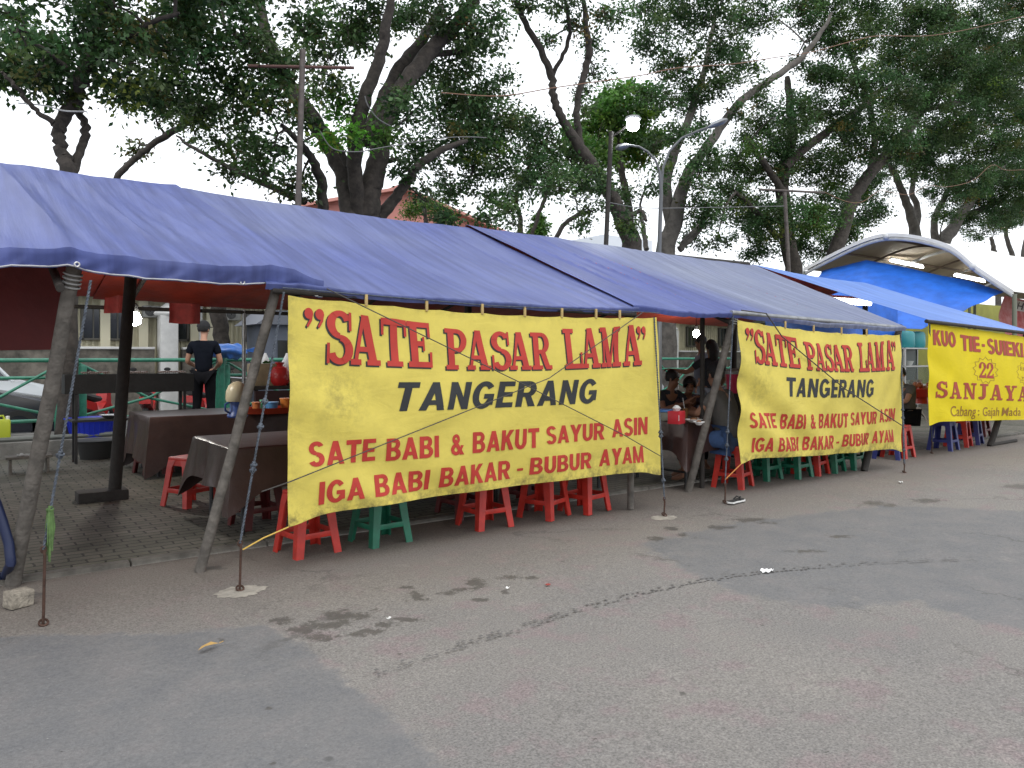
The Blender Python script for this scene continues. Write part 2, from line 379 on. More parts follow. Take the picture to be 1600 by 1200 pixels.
# ---------------------------------------------------------------- tarpaulin roofs
def tarp_material(name, c1, c2, c3):
    m = bpy.data.materials.new(name); m.use_nodes = True; n = m.node_tree.nodes; l = m.node_tree.links; b = n['Principled BSDF']
    tc = n.new('ShaderNodeTexCoord'); mp = n.new('ShaderNodeMapping'); mp.inputs['Scale'].default_value = (1, .28, 1); l.new(tc.outputs['Object'], mp.inputs[0])
    z = n.new('ShaderNodeTexNoise'); z.inputs['Scale'].default_value = 2.2; z.inputs['Detail'].default_value = 8; z.inputs['Roughness'].default_value = .68; l.new(mp.outputs[0], z.inputs['Vector'])
    r = n.new('ShaderNodeValToRGB'); e = r.color_ramp.elements; e[0].position = .34; e[0].color = c2; e[1].position = .66; e[1].color = c1; l.new(z.outputs[0], r.inputs[0])
    fa = n.new('ShaderNodeAttribute'); fa.attribute_name = 'fade'
    z2 = n.new('ShaderNodeTexNoise'); z2.inputs['Scale'].default_value = 1.1; z2.inputs['Detail'].default_value = 6; l.new(tc.outputs['Object'], z2.inputs['Vector'])
    ad = n.new('ShaderNodeMath'); ad.operation = 'MULTIPLY_ADD'; ad.inputs[1].default_value = .7; ad.inputs[2].default_value = -.35; l.new(z2.outputs[0], ad.inputs[0])
    a2 = n.new('ShaderNodeMath'); a2.operation = 'ADD'; a2.use_clamp = True; l.new(ad.outputs[0], a2.inputs[0]); l.new(fa.outputs['Fac'], a2.inputs[1])
    mx = n.new('ShaderNodeMix'); mx.data_type = 'RGBA'; l.new(a2.outputs[0], mx.inputs[0]); l.new(r.outputs[0], mx.inputs[6]); mx.inputs[7].default_value = c3
    # faint long weave creases and grime streaks running down the slope
    mp2 = n.new('ShaderNodeMapping'); mp2.inputs['Scale'].default_value = (9, .5, .5); l.new(tc.outputs['Object'], mp2.inputs[0])
    z3 = n.new('ShaderNodeTexNoise'); z3.inputs['Scale'].default_value = 1.4; z3.inputs['Detail'].default_value = 6; l.new(mp2.outputs[0], z3.inputs['Vector'])
    r3 = n.new('ShaderNodeValToRGB'); r3.color_ramp.elements[0].position = .36; r3.color_ramp.elements[1].position = .6; r3.color_ramp.elements[0].color = (.62, .63, .67, 1); l.new(z3.outputs[0], r3.inputs[0])
    m3 = n.new('ShaderNodeMix'); m3.data_type = 'RGBA'; m3.blend_type = 'MULTIPLY'; m3.inputs[0].default_value = .8; l.new(mx.outputs[2], m3.inputs[6]); l.new(r3.outputs[0], m3.inputs[7])
    l.new(m3.outputs[2], b.inputs['Base Color'])
    bp = n.new('ShaderNodeBump'); bp.inputs['Strength'].default_value = .5; bp.inputs['Distance'].default_value = .03; l.new(z3.outputs[0], bp.inputs['Height']); l.new(bp.outputs[0], b.inputs['Normal'])
    b.inputs['Roughness'].default_value = .48; b.inputs['Specular IOR Level'].default_value = .4
    tr = n.new('ShaderNodeBsdfTranslucent'); tr.inputs['Color'].default_value = (.42, .24, .22, 1); ms = n.new('ShaderNodeMixShader'); ms.inputs[0].default_value = .10; l.new(b.outputs[0], ms.inputs[1]); l.new(tr.outputs[0], ms.inputs[2]); l.new(ms.outputs[0], n['Material Output'].inputs['Surface'])
    return m
NAVY = tarp_material('faded_navy_tarp', (.084, .113, .325, 1), (.060, .082, .262, 1), (.195, .222, .320, 1))
BLUE = tarp_material('bright_blue_tarp', (.135, .260, .660, 1), (.10, .21, .58, 1), (.24, .37, .70, 1))
ROYAL = mat('royal_blue_tarp', (.012, .130, .600), .5, noise=.35, nscale=2.5, bump=.5, bscale=6)
ORANGE = mat('orange_tarp_lining', (.44, .060, .032), .5, noise=.4, nscale=2, bump=.5, bscale=9, transl=.4)
MAROON = mat('maroon_tarp', (.16, .022, .022), .65, noise=.3, nscale=3, bump=.4, bscale=8)
POLES = [-1.3, .55, 2.0, 5.3, 6.75, 10.35]        # rafters along the main roof
RID = (8.1, 3.15)
def pr(q, ye, ze, yr, zr, yb, zb):               # q 0 = front eave, .55 = ridge, 1 = back eave
    if q < .55: f = q/.55; return ye+(yr-ye)*f, ze+(zr-ze)*f
    f = (q-.55)/.45; return yr+(yb-yr)*f, zr+(zb-zr)*f
def sagx(X, P, a):
    for i in range(len(P)-1):
        if P[i] <= X <= P[i+1]:
            f = (X-P[i])/(P[i+1]-P[i]); return a*min(1, (P[i+1]-P[i])/2.2)*math.sin(math.pi*f)**.8
    return 0
def fades(o, fn):
    me = o.data; a = me.attributes.new('fade', 'FLOAT', 'POINT'); off = ORG[o]
    a.data.foreach_set('value', np.array([fn(v.co.x+off[0], v.co.y+off[1]) for v in me.vertices], np.float32))
def roof(name, x0r, x0f, x1r, x1f, hem, label, lift, mats, poles, fade, seed, ye=5.15, ze=1.98, yr=RID[0], zr=RID[1], yb=11.6, zb=2.25, creases=(), nu=90, dx=1.0, group=None, slope=0.0, droop=False):
    """one tarpaulin thrown over the ridge, with a hem hanging at the front"""
    def fn(u, v):
        # v: 0..hemv hanging hem, then the slope
        hv = .09
        q = max(0, (v-hv)/(1-hv))
        k = min(1, q/.55)
        xa = x0f+(x0r-x0f)*k; xb = x1f+(x1r-x1f)*k
        X = xa+(xb-xa)*u
        y, z = pr(q, ye, ze, yr, zr, yb, zb)
        bell = math.sin(math.pi*min(1, q/.55)) if q < .55 else math.sin(math.pi*(q-.55)/.45)
        s = sagx(X, poles, 1)
        z -= .085*s*bell*dx+.022*s*(1 if q > 0.3 else q/.3)
        fr = max(0, 1-q/.25)
        z -= .035*s*fr*dx
        z += .026*n2(X*1.3+3*q, q*3.0, seed)+.014*n2(X*4+q*6, q*3, seed+3)*dx+.006*n2(X*11+q*14, q*5, seed+6)*dx
        for (ca, cb, dz, wd) in creases:             # raised or sunk folds running from front X=ca to ridge X=cb
            c = ca+(cb-ca)*min(1, q/.55)
            if q < .55: z += dz*math.exp(-((X-c)/wd)**2)*(.3+.7*bell)
        if droop: z -= .10*math.exp(-((X-x1f)/.22)**2)*max(0, 1-q/.3)
        if v < hv:
            f = 1-v/hv
            z -= hem*(f**.8)*(1+.25*n1(X*2.2, seed))
            y += .02*f+(.06*n1(X*4, seed)+.03*n1(X*13+f*2, seed+1)+.012*n1(X*34+3*f, seed+2) if hem > .08 else .01*n1(X*3, seed))*f
        z += lift-slope*(X-x0f)
        return (X, y, z)
    mb = MB().grid(fn, nu, 88, thick=.003, two=True)
    o = solo(name, mb, mats, label, 'tarpaulin', group, fix=False)
    if hem > .08:
        bot = [Vector(fn(i/120, 0))+Vector((0, -.006, .008)) for i in range(121)]
        part('hem_cord', MB().tube(bot, .005, 5), mat('pale_cord', (.42, .42, .44), .8), o)
        for p in (.62, 1.62, -.4, 2.1):
            q = min(bot, key=lambda b: abs(b.x-p))+Vector((0, -.006, .012)); part('eyelet', MB().tube([q+Vector((.013*math.cos(a*math.pi/6), -.002, .013*math.sin(a*math.pi/6))) for a in range(13)], .005, 6), mat('eyelet_metal', (.5, .5, .5), .4, metal=.6), o)
    fades(o, fade); return o
TG = 'tarpaulins over the long stall'
roof('tarpaulin', -3.4, -3.4, 1.85, 2.16, .115, 'navy tarpaulin with creases and a gathered hem over the left end of the long stall', .055, [NAVY, ORANGE], POLES, lambda x, y: .10+.12*(y-5)/3, 1, ze=2.075, droop=True,
     creases=[(.60, .36, .055, .045), (.74, .50, -.02, .04), (1.28, .98, .022, .025), (1.0, .78, -.016, .03), (1.78, 1.30, .024, .03), (1.62, 1.2, -.016, .035), (1.95, 1.62, .02, .03), (.3, -.2, .02, .03), (-.2, -.6, .03, .05), (1.45, 1.15, -.012, .02)], dx=1.35, nu=260, group=TG)
roof('tarpaulin', 1.6, 1.75, 5.42, 5.32, .045, 'smooth navy tarpaulin over the middle of the long stall, above the larger yellow banner', .03, [NAVY, ORANGE], POLES, lambda x, y: (.18+.45*max(0, min(1, (y-6.2)/2))*max(0, 1-abs(x-2.9)/1.6)), 2,
     creases=[(3.62, 3.5, .014, .016), (3.58, 3.46, -.010, .016), (4.6, 4.3, .012, .03), (2.9, 2.6, -.012, .04), (2.4, 2.2, .016, .03), (4.95, 4.75, .016, .02), (3.1, 3.0, .012, .02)], nu=200, group=TG, slope=.014)
roof('tarpaulin', 5.30, 5.24, 11.15, 10.42, .05, 'greying tarpaulin over the right end of the long stall, above the smaller yellow banner', .010, [NAVY, ORANGE], POLES, lambda x, y: max(0, min(.9, (x-6.3-.25*(8-y))/1.6)), 3,
     creases=[(6.05, 5.85, .026, .03), (6.5, 6.35, .026, .025), (6.9, 6.6, .02, .03), (8.4, 8.3, -.012, .03), (6.3, 6.1, -.015, .03), (7.6, 7.5, .012, .02), (9.3, 9.25, .012, .02)], nu=220, group=TG, slope=.016)
BP = [11.25, 15.0]
roof('tarpaulin', 11.25, 11.3, 14.9, 15.05, .03, 'bright blue tarpaulin with an orange lining over the second stall', -.01, [BLUE, ORANGE], BP, lambda x, y: .25, 4, yr=8.2, zr=3.10, ye=5.25, ze=2.03, yb=11.3, zb=2.3, nu=70, dx=.5, slope=.030)

# hanging maroon sheet inside, at the far left
def fn(u, v): X = -3.2+3.98*u; return (X, 7.0+.05*math.sin(X*5)+.03*n1(X*3+v, 4), 1.56+1.1*v-.03*math.sin(3*u))
solo('hanging_sheet', MB().grid(fn, 50, 12, thick=.006), MAROON, 'dark maroon sheet hanging under the tarpaulin at the left end', 'sheet', fix=False)
for (px, py, wd, hg, lb) in ((164, 470, .26, .24, 'small plain red rag hanging from the back eave beside the dark post'), (264, 482, .42, .27, 'crumpled larger red rag hanging at the back, above the man in black')):
    c = W(px, py, Y=11.45)
    def fn(u, v): return (c.x+wd*u+.02*n1(v*3, px), c.y+.05*math.sin(u*7+px)+.03*v, c.z+.08-hg*v*(1+.15*n1(u*3, px)))
    solo('red_rag', MB().grid(fn, 16, 10, thick=.005), mat('red_rag_cloth', (.30, .035, .03), .8, noise=.4, nscale=6), lb, 'rag', 'red rags under the back eave', fix=False)

# ---------------------------------------------------------------- poles
WOOD = mat('weathered_wood', (.150, .135, .118), .85, noise=.5, nscale=9, bump=.6, bscale=30)
DARKW = mat('dark_wood', (.035, .030, .026), .8, noise=.4, nscale=8, bump=.4, bscale=30)
def pole(name, a, b, r0, r1, m, label, group=None, foot=None, tie=None):
    a, b = Vector(a), Vector(b)
    pts = [a.lerp(b, i/8)+Vector((n1(i*.9, a.x), n1(i*.9, a.y+5), 0))*.010 for i in range(9)]
    pts[0] = a; pts[-1] = b
    o = solo(name, MB().tube(pts, [r0+(r1-r0)*i/8+.0015*n1(i*2, a.x) for i in range(9)], 12), m, label, 'pole', group, at=tuple(a))
    if tie:
        t = MB()
        for i in range(4):
            c = a.lerp(b, tie+.012*i); d = (b-a).normalized(); n_ = d.cross(Vector((1, 0, 0))).normalized(); m_ = d.cross(n_)
            t.tube([c+(n_*math.cos(q*math.pi/6)+m_*math.sin(q*math.pi/6))*(r1+.008) for q in range(13)], .006, 6)
        part('rope_lashing', t, mat('old_rope', (.30, .30, .29), .9), o)
    if foot: part('foot_block', foot, DARKW, o)
    return o
PG = 'leaning wooden stall poles'
pole('tent_pole', G(20, 915), (.64, 5.30, 2.07), .047, .042, WOOD, 'thick weathered pole leaning at the far left, behind the pale brick', PG, tie=.93)
pole('tent_pole', G(312, 893), (1.88, 5.26, 2.06), .038, .034, WOOD, 'leaning weathered pole just left of the larger banner', PG, tie=.95)
pole('tent_pole', G(1075, 768), (6.84, 5.22, 1.96), .044, .040, WOOD, 'leaning weathered pole between the two matching banners', PG, tie=.95)
pole('tent_pole', G(1350, 736), (10.62, 5.34, 1.93), .046, .042, DARKW, 'dark leaning pole behind the right edge of the smaller banner', PG)
f = MB().tube([G(1547, 697)+Vector((.0, .0, .02)), G(1590, 692)+Vector((.2, .1, .02))], .03, 8)
pole('tent_pole', G(1547, 697), (15.0, 5.35, 1.93), .05, .045, DARKW, 'dark leaning pole with a ground bar under the brightest banner', PG, foot=f)
pole('tent_pole', G(985, 795), (5.44, 5.35, 1.93), .034, .03, WOOD, 'thin upright pole with its foot showing below the larger banner', PG)
pole('tent_pole', (6.95, 5.75, 0), (6.9, 5.7, 2.1), .028, .026, DARKW, 'thin dark upright pole beside the seated man', PG)
IP = 'dark posts carrying the ridge'
f = MB().box((1.30, 8.80, .08), (.46, .26, .12), bev=.02)
pole('ridge_post', (1.41, 8.8, 0.03), (1.52, 8.2, 3.08), .062, .055, DARKW, 'dark inner post in front of the lit bulb with a block at its foot', IP, foot=f)
pole('ridge_post', (5.35, 8.2, .03), (5.35, 8.15, 3.06), .05, .045, DARKW, 'dark inner post behind the larger banner', IP)
pole('ridge_post', (10.7, 8.2, .03), (10.7, 8.15, 3.06), .05, .045, DARKW, 'dark inner post behind the smaller banner', IP)
pole('ridge_post', W(1352, 560, Y=8.0)*1, W(1352, 478, Y=8.0), .05, .05, DARKW, 'dark upright post under the bright blue roof', IP)
MET = mat('dull_steel', (.30, .31, .32), .45, metal=.7, noise=.4, nscale=10)
def bar(name, pts, r, m, label, cat, group=None): return solo(name, MB().tube(pts, r, 10), m, label, cat, group)
bar('ridge_pole', [(-3.4, 8.1, 3.08), (5, 8.1, 3.02), (11.0, 8.1, 3.07)], .035, DARKW, 'long dark pole under the ridge of the long stall', 'pole', 'poles under the roofs')
bar('eave_pole', [(1.8, 5.19, 1.955), (5.3, 5.19, 1.90)], .026, DARKW, 'pole in the hem above the larger banner', 'pole', 'poles under the roofs')
bar('eave_pole', [(6.72, 5.17, 1.965), (10.42, 5.19, 1.885)], .028, MET, 'steel tube in the hem above the smaller banner', 'pole', 'poles under the roofs')
bar('eave_pole', [(11.2, 5.26, 2.0), (15.05, 5.26, 1.885)], .028, DARKW, 'dark pole along the front of the bright blue roof', 'pole', 'poles under the roofs')
for x, lb in ((.55, 'rafter over the thick left pole'), (2.0, 'rafter at the left edge of the larger banner'), (5.3, 'rafter at the right edge of the larger banner'), (6.75, 'rafter at the left edge of the smaller banner'), (10.35, 'rafter at the right edge of the smaller banner')):
    bar('rafter', [(x, 5.2, 1.90-(.0 if x < 5 else .04)), (x, 8.1, 3.02)], .025, DARKW, 'dark wooden '+lb, 'pole', 'rafters of the long stall')
    bar('rafter', [(x, 8.1, 3.02), (x, 11.6, 2.14)], .025, DARKW, 'dark wooden rear '+lb, 'pole', 'rafters of the long stall')
bar('back_eave_pole', [(-3.4, 11.58, 2.16), (10.9, 11.58, 2.16)], .028, DARKW, 'long dark pole along the back eave', 'pole', 'poles under the roofs')
for x, lb in ((3.6, 'thin pale post at the back near the man in black'), (8.9, 'thin pale post at the back between the banners'), (-1.2, 'thin post at the back behind the maroon sheet')):
    bar('back_post', [(x, 11.6, .03), (x, 11.58, 2.2)], .028, MET, lb, 'post', 'thin posts along the back eave')

# ---------------------------------------------------------------- ropes and anchors
ROPE = mat('blue_grey_rope', (.115, .135, .165), .9, noise=.6, nscale=30, bump=.6, bscale=120)
GROPE = mat('green_rope', (.10, .18, .055), .85, noise=.4, nscale=30)
RUST = mat('rusty_iron', (.10, .055, .04), .7, metal=.5, noise=.5, nscale=30)
def twist(mb, a, b, r, tw=150, n=2, sag=0):
    a, b = Vector(a), Vector(b); L = (b-a).length; d = (b-a).normalized()
    s = d.cross(Vector((.3, 1, .1))).normalized(); q = d.cross(s); k = max(8, int(L*tw))
    for j in range(n):
        P = []
        for i in range(k+1):
            f = i/k; an = f*L*tw*.9+j*2*math.pi/n
            P.append(a.lerp(b, f)+(s*math.cos(an)+q*math.sin(an))*r*.55+Vector((0, 0, -sag*math.sin(math.pi*f))))
        mb.tube(P, r*.62, 5)
    return mb
def knot(mb, c, r): 
    c = Vector(c)
    for k in range(3): 
        e = Euler((k*1.1, .6*k, k)); mb.tube([c+Vector((r*math.cos(q*math.pi/5), r*math.sin(q*math.pi/5), .3*r*math.sin(q*1.3))).copy() if False else c+(Vector((r*math.cos(q*math.pi/5), r*math.sin(q*math.pi/5), .25*r*math.sin(q*1.3)))) @ e.to_matrix() for q in range(11)], r*.38, 5)
    return mb
def guy(topp, botpx, label, hookz=.17, r=.0075, knots=(.3, .5), green=False):
    g0 = G(*botpx); t = Vector(topp); h = g0+Vector((.0, .0, hookz)); h += (t-h).normalized()*0
    T = thing('guy_rope', label, 'rope', tuple(g0), group='guy ropes along the road edge')
    mb = MB(); twist(mb, t, h, r)
    for k in knots: knot(mb, t.lerp(h, k), .018)
    part('rope', mb, ROPE, T)
    hk = MB().tube([h, h+Vector((.006, 0, -.03)), g0+Vector((.0, 0, .06)), g0+Vector((-.004, 0, -.02))], .008, 8)
    c = g0+Vector((0, 0, .012)); hk.tube([c+Vector((.022*math.cos(q*math.pi/6), .022*math.sin(q*math.pi/6), .012*math.sin(q*math.pi/6))) for q in range(13)], .007, 6)
    hk.tube([h+Vector((.014*math.cos(q*math.pi/6), 0, .018*math.sin(q*math.pi/6))) for q in range(13)], .005, 6)
    part('anchor_hook', hk, RUST, T)
    return T, t, h
T, t, h = guy((.70, 5.14, 1.95), (68, 976), 'grey guy rope with green strands at the far left', hookz=.42, knots=(.66,))
mb = MB(); c = h.lerp(t, .13)
for i in range(16):
    a = rnd.uniform(0, 6.28); mb.tube([c+Vector((.01*math.cos(a), .01*math.sin(a), .02)), c+Vector((.022*math.cos(a), .02*math.sin(a), -.08)), c+Vector((.026*math.cos(a)*rnd.random(), .03*math.sin(a), -.16-.12*rnd.random()))], [.007, .006, .003], 5)
knot(mb, c+Vector((0, 0, .02)), .016)
part('green_strands', mb, GROPE, T)
guy((1.87, 5.15, 1.94), (375, 922), 'blue grey guy rope tied with a hook set in a pale concrete patch', hookz=.30, knots=(.45, .55, .70, .72))
guy((5.52, 5.15, 1.88), (1038, 806), 'blue guy rope hooked to the road at the right edge of the larger banner', hookz=.16, knots=(.64, .66, .9))
guy((6.74, 5.16, 1.94), (1133, 786), 'thin guy rope in front of the seated man', hookz=.2, knots=(.70, .78, .86), r=.007)
guy((10.35, 5.2, 1.82), (1413, 739), 'dark guy rope at the right edge of the smaller banner', hookz=.12, knots=(.6, .66, .9), r=.012)
guy((11.3, 5.26, 1.96), (1456, 709), 'thin guy rope at the left edge of the brightest banner', hookz=.2, knots=(.68,), r=.010)
# concrete patch round the second anchor, and a smaller one
for (px, py, sx, sy, lb) in ((375, 923, .16, .12, 'p'), (1036, 808, .14, .10, 'q')):
    c = G(px, py); pv = [(c.x, c.y, roadz(c.x, c.y)+.007)]
    for i in range(64): a = i*2*math.pi/64; k = 1+.30*n2(3*math.cos(a)+px, 3*math.sin(a), 3)+.2*n2(9*math.cos(a)+px, 9*math.sin(a), 5); x = c.x+sx*k*math.cos(a); y = c.y+sy*k*math.sin(a); pv.append((x, y, roadz(x, y)+.0025))
    mb = MB().add(pv, [(0, 1+i, 1+(i+1) % 64) for i in range(64)])
    solo('concrete_patch', mb, mat('pale_mortar', (.36, .33, .28), .9, noise=.4, nscale=12, bump=.5), kind='structure', at=(0, 0, 0))

# ---------------------------------------------------------------- banners
SLABG = {}
def _rect(a, b, c, d): return [(a, b), (c, b), (c, d), (a, d)]
def _ring(cx, cy, ro, so, ri, si, a0, a1, n=22):
    P = []
    for i in range(n):
        p = R(a0+(a1-a0)*i/n); q = R(a0+(a1-a0)*(i+1)/n)
        P.append([(cx+ro*math.cos(p), cy+so*math.sin(p)), (cx+ro*math.cos(q), cy+so*math.sin(q)), (cx+ri*math.cos(q), cy+si*math.sin(q)), (cx+ri*math.cos(p), cy+si*math.sin(p))])
    return P
def _diag(x0, y0, x1, y1, w_): return [(x0-w_/2, y0), (x0+w_/2, y0), (x1+w_/2, y1), (x1-w_/2, y1)]
BOWL = [_rect(.12, 0, .40, 1), _rect(0, 0, .56, .11), _rect(0, .89, .46, 1), _rect(.38, .89, .56, 1), _rect(.38, .42, .56, .53)]
SLABG['T'] = (.95, [_rect(.0, .86, 1, 1), _rect(0, .64, .10, .9), _rect(.90, .64, 1, .9), _rect(.36, 0, .64, .9), _rect(.20, 0, .80, .11)])
SLABG['E'] = (.92, [_rect(.12, 0, .40, 1), _rect(0, .88, .92, 1), _rect(.82, .66, .92, .9), _rect(.36, .46, .64, .57), _rect(.60, .36, .68, .67), _rect(0, 0, .97, .12), _rect(.87, .1, .97, .34)])
SLABG['P'] = (.92, BOWL+[[*q] for q in _ring(.54, .71, .44, .29, .17, .18, -90, 90)])
SLABG['R'] = (1.0, BOWL+_ring(.54, .71, .42, .29, .16, .18, -90, 90)+[_diag(.82, .05, .58, .5, .27), _rect(.72, 0, 1.06, .11)])
SLABG['L'] = (.86, [_rect(.12, 0, .40, 1), _rect(0, .89, .56, 1), _rect(0, 0, .96, .12), _rect(.86, .1, .96, .40)])
SLABG['A'] = (1.06, [_diag(.16, .05, .47, 1, .13), _diag(.82, .05, .51, 1, .29), _rect(.26, .26, .74, .36), _rect(-.02, 0, .36, .11), _rect(.58, 0, 1.08, .11)])
SLABG['S'] = (.84, _ring(.50, .74, .46, .27, .17, .16, 25, 270)+_ring(.50, .27, .48, .28, .19, .16, 90, -160)+[_rect(.82, .64, .92, 1), _rect(.03, 0, .13, .38)])
SLABG['M'] = (1.26, [_rect(.12, 0, .22, 1), _rect(.80, 0, 1.06, 1), _diag(.50, 0, .20, 1, .26), _diag(.52, 0, .86, 1, .12), _rect(0, 0, .34, .11), _rect(.68, 0, 1.18, .11), _rect(0, .89, .30, 1), _rect(.84, .89, 1.18, 1)])
SLABG['N'] = (1.02, [_rect(.12, 0, .24, 1), _rect(.80, 0, .92, 1), _diag(.82, 0, .22, 1, .24), _rect(0, 0, .38, .11), _rect(.64, .89, 1.06, 1), _rect(0, .89, .34, 1)])
SLABG['J'] = (.82, [_rect(.46, .28, .74, 1), _rect(.28, .89, .94, 1)]+_ring(.42, .30, .32, .30, .05, .18, 0, -150))
SLABG['Y'] = (1.02, [_diag(.5, .42, .20, 1, .27), _diag(.52, .42, .84, 1, .13), _rect(.37, 0, .65, .46), _rect(.20, 0, .82, .11), _rect(0, .89, .44, 1), _rect(.62, .89, 1.06, 1)])
SLABG['2'] = (.72, _ring(.42, .72, .38, .28, .12, .21, 185, -20)+[[(.80, .66), (.54, .62), (.04, .10), (.26, .12)], [(.04, 0), (.72, 0), (.72, .2), (.04, .14)], _rect(.70, .0, .80, .30)]+_ring(.16, .68, .13, .1, .0, .0, 0, 360, 12))
def fit(polys, box, shear=0, arch=0):
    """place 2-D polygons into the box (u0,v0,u1,v1)"""
    xs = [p[0] for q in polys for p in q]; ys = [p[1] for q in polys for p in q]
    a, b, c, d = min(xs), min(ys), max(xs), max(ys); u0, v0, u1, v1 = box
    return [[(u0+(x-a)/(c-a)*(u1-u0), v0+(y-b)/(d-b)*(v1-v0)) for x, y in q] for q in polys]
def slab_word(word, box, gap=.07):
    x = 0; P = []
    for ch in word:
        wd, pl = SLABG[ch]; P += [[(x+px, py) for px, py in q] for q in pl]; x += wd+gap
    return fit(P, box)
def sans_word(word, box, off=.020, shear=0):
    cu = bpy.data.curves.new('t', 'FONT'); cu.body = word; cu.size = 1; cu.offset = off; cu.resolution_u = 5; cu.shear = shear; cu.space_character = 1.06 if off > .01 else 1.0
    ob = link(bpy.data.objects.new('t', cu)); dg = bpy.context.evaluated_depsgraph_get(); e = ob.evaluated_get(dg); me = e.to_mesh()
    P = [[tuple(me.vertices[i].co[:2]) for i in p.vertices] for p in me.polygons]
    e.to_mesh_clear(); bpy.data.objects.remove(ob); bpy.data.curves.remove(cu)
    return fit(P, box)
# heavy plain capitals
SANSG = {}
_B = .27                                             # stem width
SANSG['I'] = (.27, [_rect(0, 0, .27, 1)]); SANSG['-'] = (.40, [_rect(0, .32, .40, .52)]); SANSG[':'] = (.2, [_rect(0, 0, .2, .2), _rect(0, .5, .2, .7)])
SANSG['T'] = (.78, [_rect(0, .80, .78, 1), _rect(.255, 0, .525, .82)])
SANSG['E'] = (.70, [_rect(0, 0, .27, 1), _rect(.2, .81, .69, 1), _rect(.2, .41, .64, .59), _rect(.2, 0, .70, .19)])
SANSG['N'] = (.82, [_rect(0, 0, .25, 1), _rect(.57, 0, .82, 1), [(.57, 0), (.82, 0), (.25, 1), (.0, 1)]])
SANSG['A'] = (.92, [[(0, 0), (.27, 0), (.58, 1), (.33, 1)], [(.65, 0), (.92, 0), (.59, 1), (.34, 1)], _rect(.2, .19, .72, .36)])
SANSG['M'] = (1.0, [_rect(0, 0, .23, 1), _rect(.77, 0, 1.0, 1), [(.40, 0), (.60, 0), (.24, 1), (.0, 1)], [(.40, 0), (.60, 0), (1.0, 1), (.76, 1)]])
SANSG['K'] = (.86, [_rect(0, 0, .27, 1), [(.22, .28), (.22, .60), (.53, 1), (.84, 1)], [(.30, .52), (.48, .68), (.88, 0), (.57, 0)]])
SANSG['Y'] = (.88, [_rect(.305, 0, .575, .48), [(.31, .40), (.57, .46), (.28, 1), (-.02, 1)], [(.31, .46), (.57, .40), (.90, 1), (.60, 1)]])
SANSG['U'] = (.80, [_rect(0, .36, .27, 1), _rect(.53, .36, .80, 1)]+_ring(.40, .38, .40, .40, .13, .20, 180, 360))
SANSG['O'] = (.92, _ring(.46, .5, .46, .52, .19, .33, 0, 360, 36))
SANSG['G'] = (.90, _ring(.46, .5, .46, .52, .19, .33, 38, 332, 34)+[_rect(.48, .36, .89, .54), _rect(.66, .12, .89, .46)])
SANSG['R'] = (.84, [_rect(0, 0, .27, 1), _rect(.2, .81, .48, 1), _rect(.2, .38, .50, .55)]+_ring(.47, .69, .36, .31, .09, .13, -90, 90)+[[(.56, 0), (.88, 0), (.60, .45), (.32, .45)]])
SANSG['B'] = (.82, [_rect(0, 0, .27, 1), _rect(.2, .82, .46, 1), _rect(.2, .43, .48, .60), _rect(.2, 0, .48, .18)]+_ring(.45, .735, .32, .265, .07, .09, -90, 90)+_ring(.47, .285, .35, .285, .09, .11, -90, 90))
SANSG['S'] = (.78, _ring(.39, .735, .37, .285, .12, .115, 22, 268)+_ring(.39, .28, .39, .30, .125, .12, 92, -158))
SANSG['&'] = (.92, _ring(.37, .77, .26, .25, .08, .09, 0, 360, 26)+_ring(.36, .27, .36, .29, .12, .11, 60, 330, 26)+[[(.62, 0), (.94, 0), (.36, .78), (.16, .68)], [(.62, .05), (.72, .2), (.90, .46), (.68, .48)]])
def heavy_word(word, box, slant=0, gap=.09):
    x = 0; P = []
    for ch in word:
        wd, pl = SANSG[ch]; P += [[(x+a+slant*c, c) for a, c in q] for q in pl]; x += wd+gap
    return fit(P, box)
def quotes(cx, cy, w_, h_, flip=False):
    P = []
    for k in (0, 1):
        x = cx+k*w_*.55
        P += [[(x+w_*.22*math.cos(a*math.pi/7), cy+h_*.70+h_*.28*math.sin(a*math.pi/7)) for a in range(14)], [(x+w_*.22, cy+h_*.72), (x+w_*.16, cy+h_*.36), (x-.04*w_, cy), (x-w_*.12, cy+h_*.08), (x+.04*w_, cy+h_*.4), (x, cy+h_*.62)]]
    return P
def letters(groups, fn, off, du=.045, step=.00025, dz=None):
    """polygons in banner metres -> mesh lying just in front of the cloth fn(u_m, v_m, offset)"""
    bm = bmesh.new(); lay = bm.verts.layers.float.new('o')
    for k, q in enumerate(groups):
        vs = []
        for x, y in q:
            v = bm.verts.new((x, y, 0)); v[lay] = off+(k % 9)*step; vs.append(v)
        try: bm.faces.new(vs)
        except ValueError: pass
    if not bm.verts: return MB()
    for ax in (0, 1):
        lo = min(v.co[ax] for v in bm.verts); hi = max(v.co[ax] for v in bm.verts); x = lo+du
        while x < hi:
            co = [0, 0, 0]; no = [0, 0, 0]; co[ax] = x; no[ax] = 1
            bmesh.ops.bisect_plane(bm, geom=bm.verts[:]+bm.edges[:]+bm.faces[:], plane_co=co, plane_no=no, dist=1e-5); x += du
    bm.verts.index_update()
    mb = MB().add([fn(v.co.x, v.co.y, v[lay]) for v in bm.verts], [[v.index for v in f.verts] for f in bm.faces]); bm.free()
    return mb
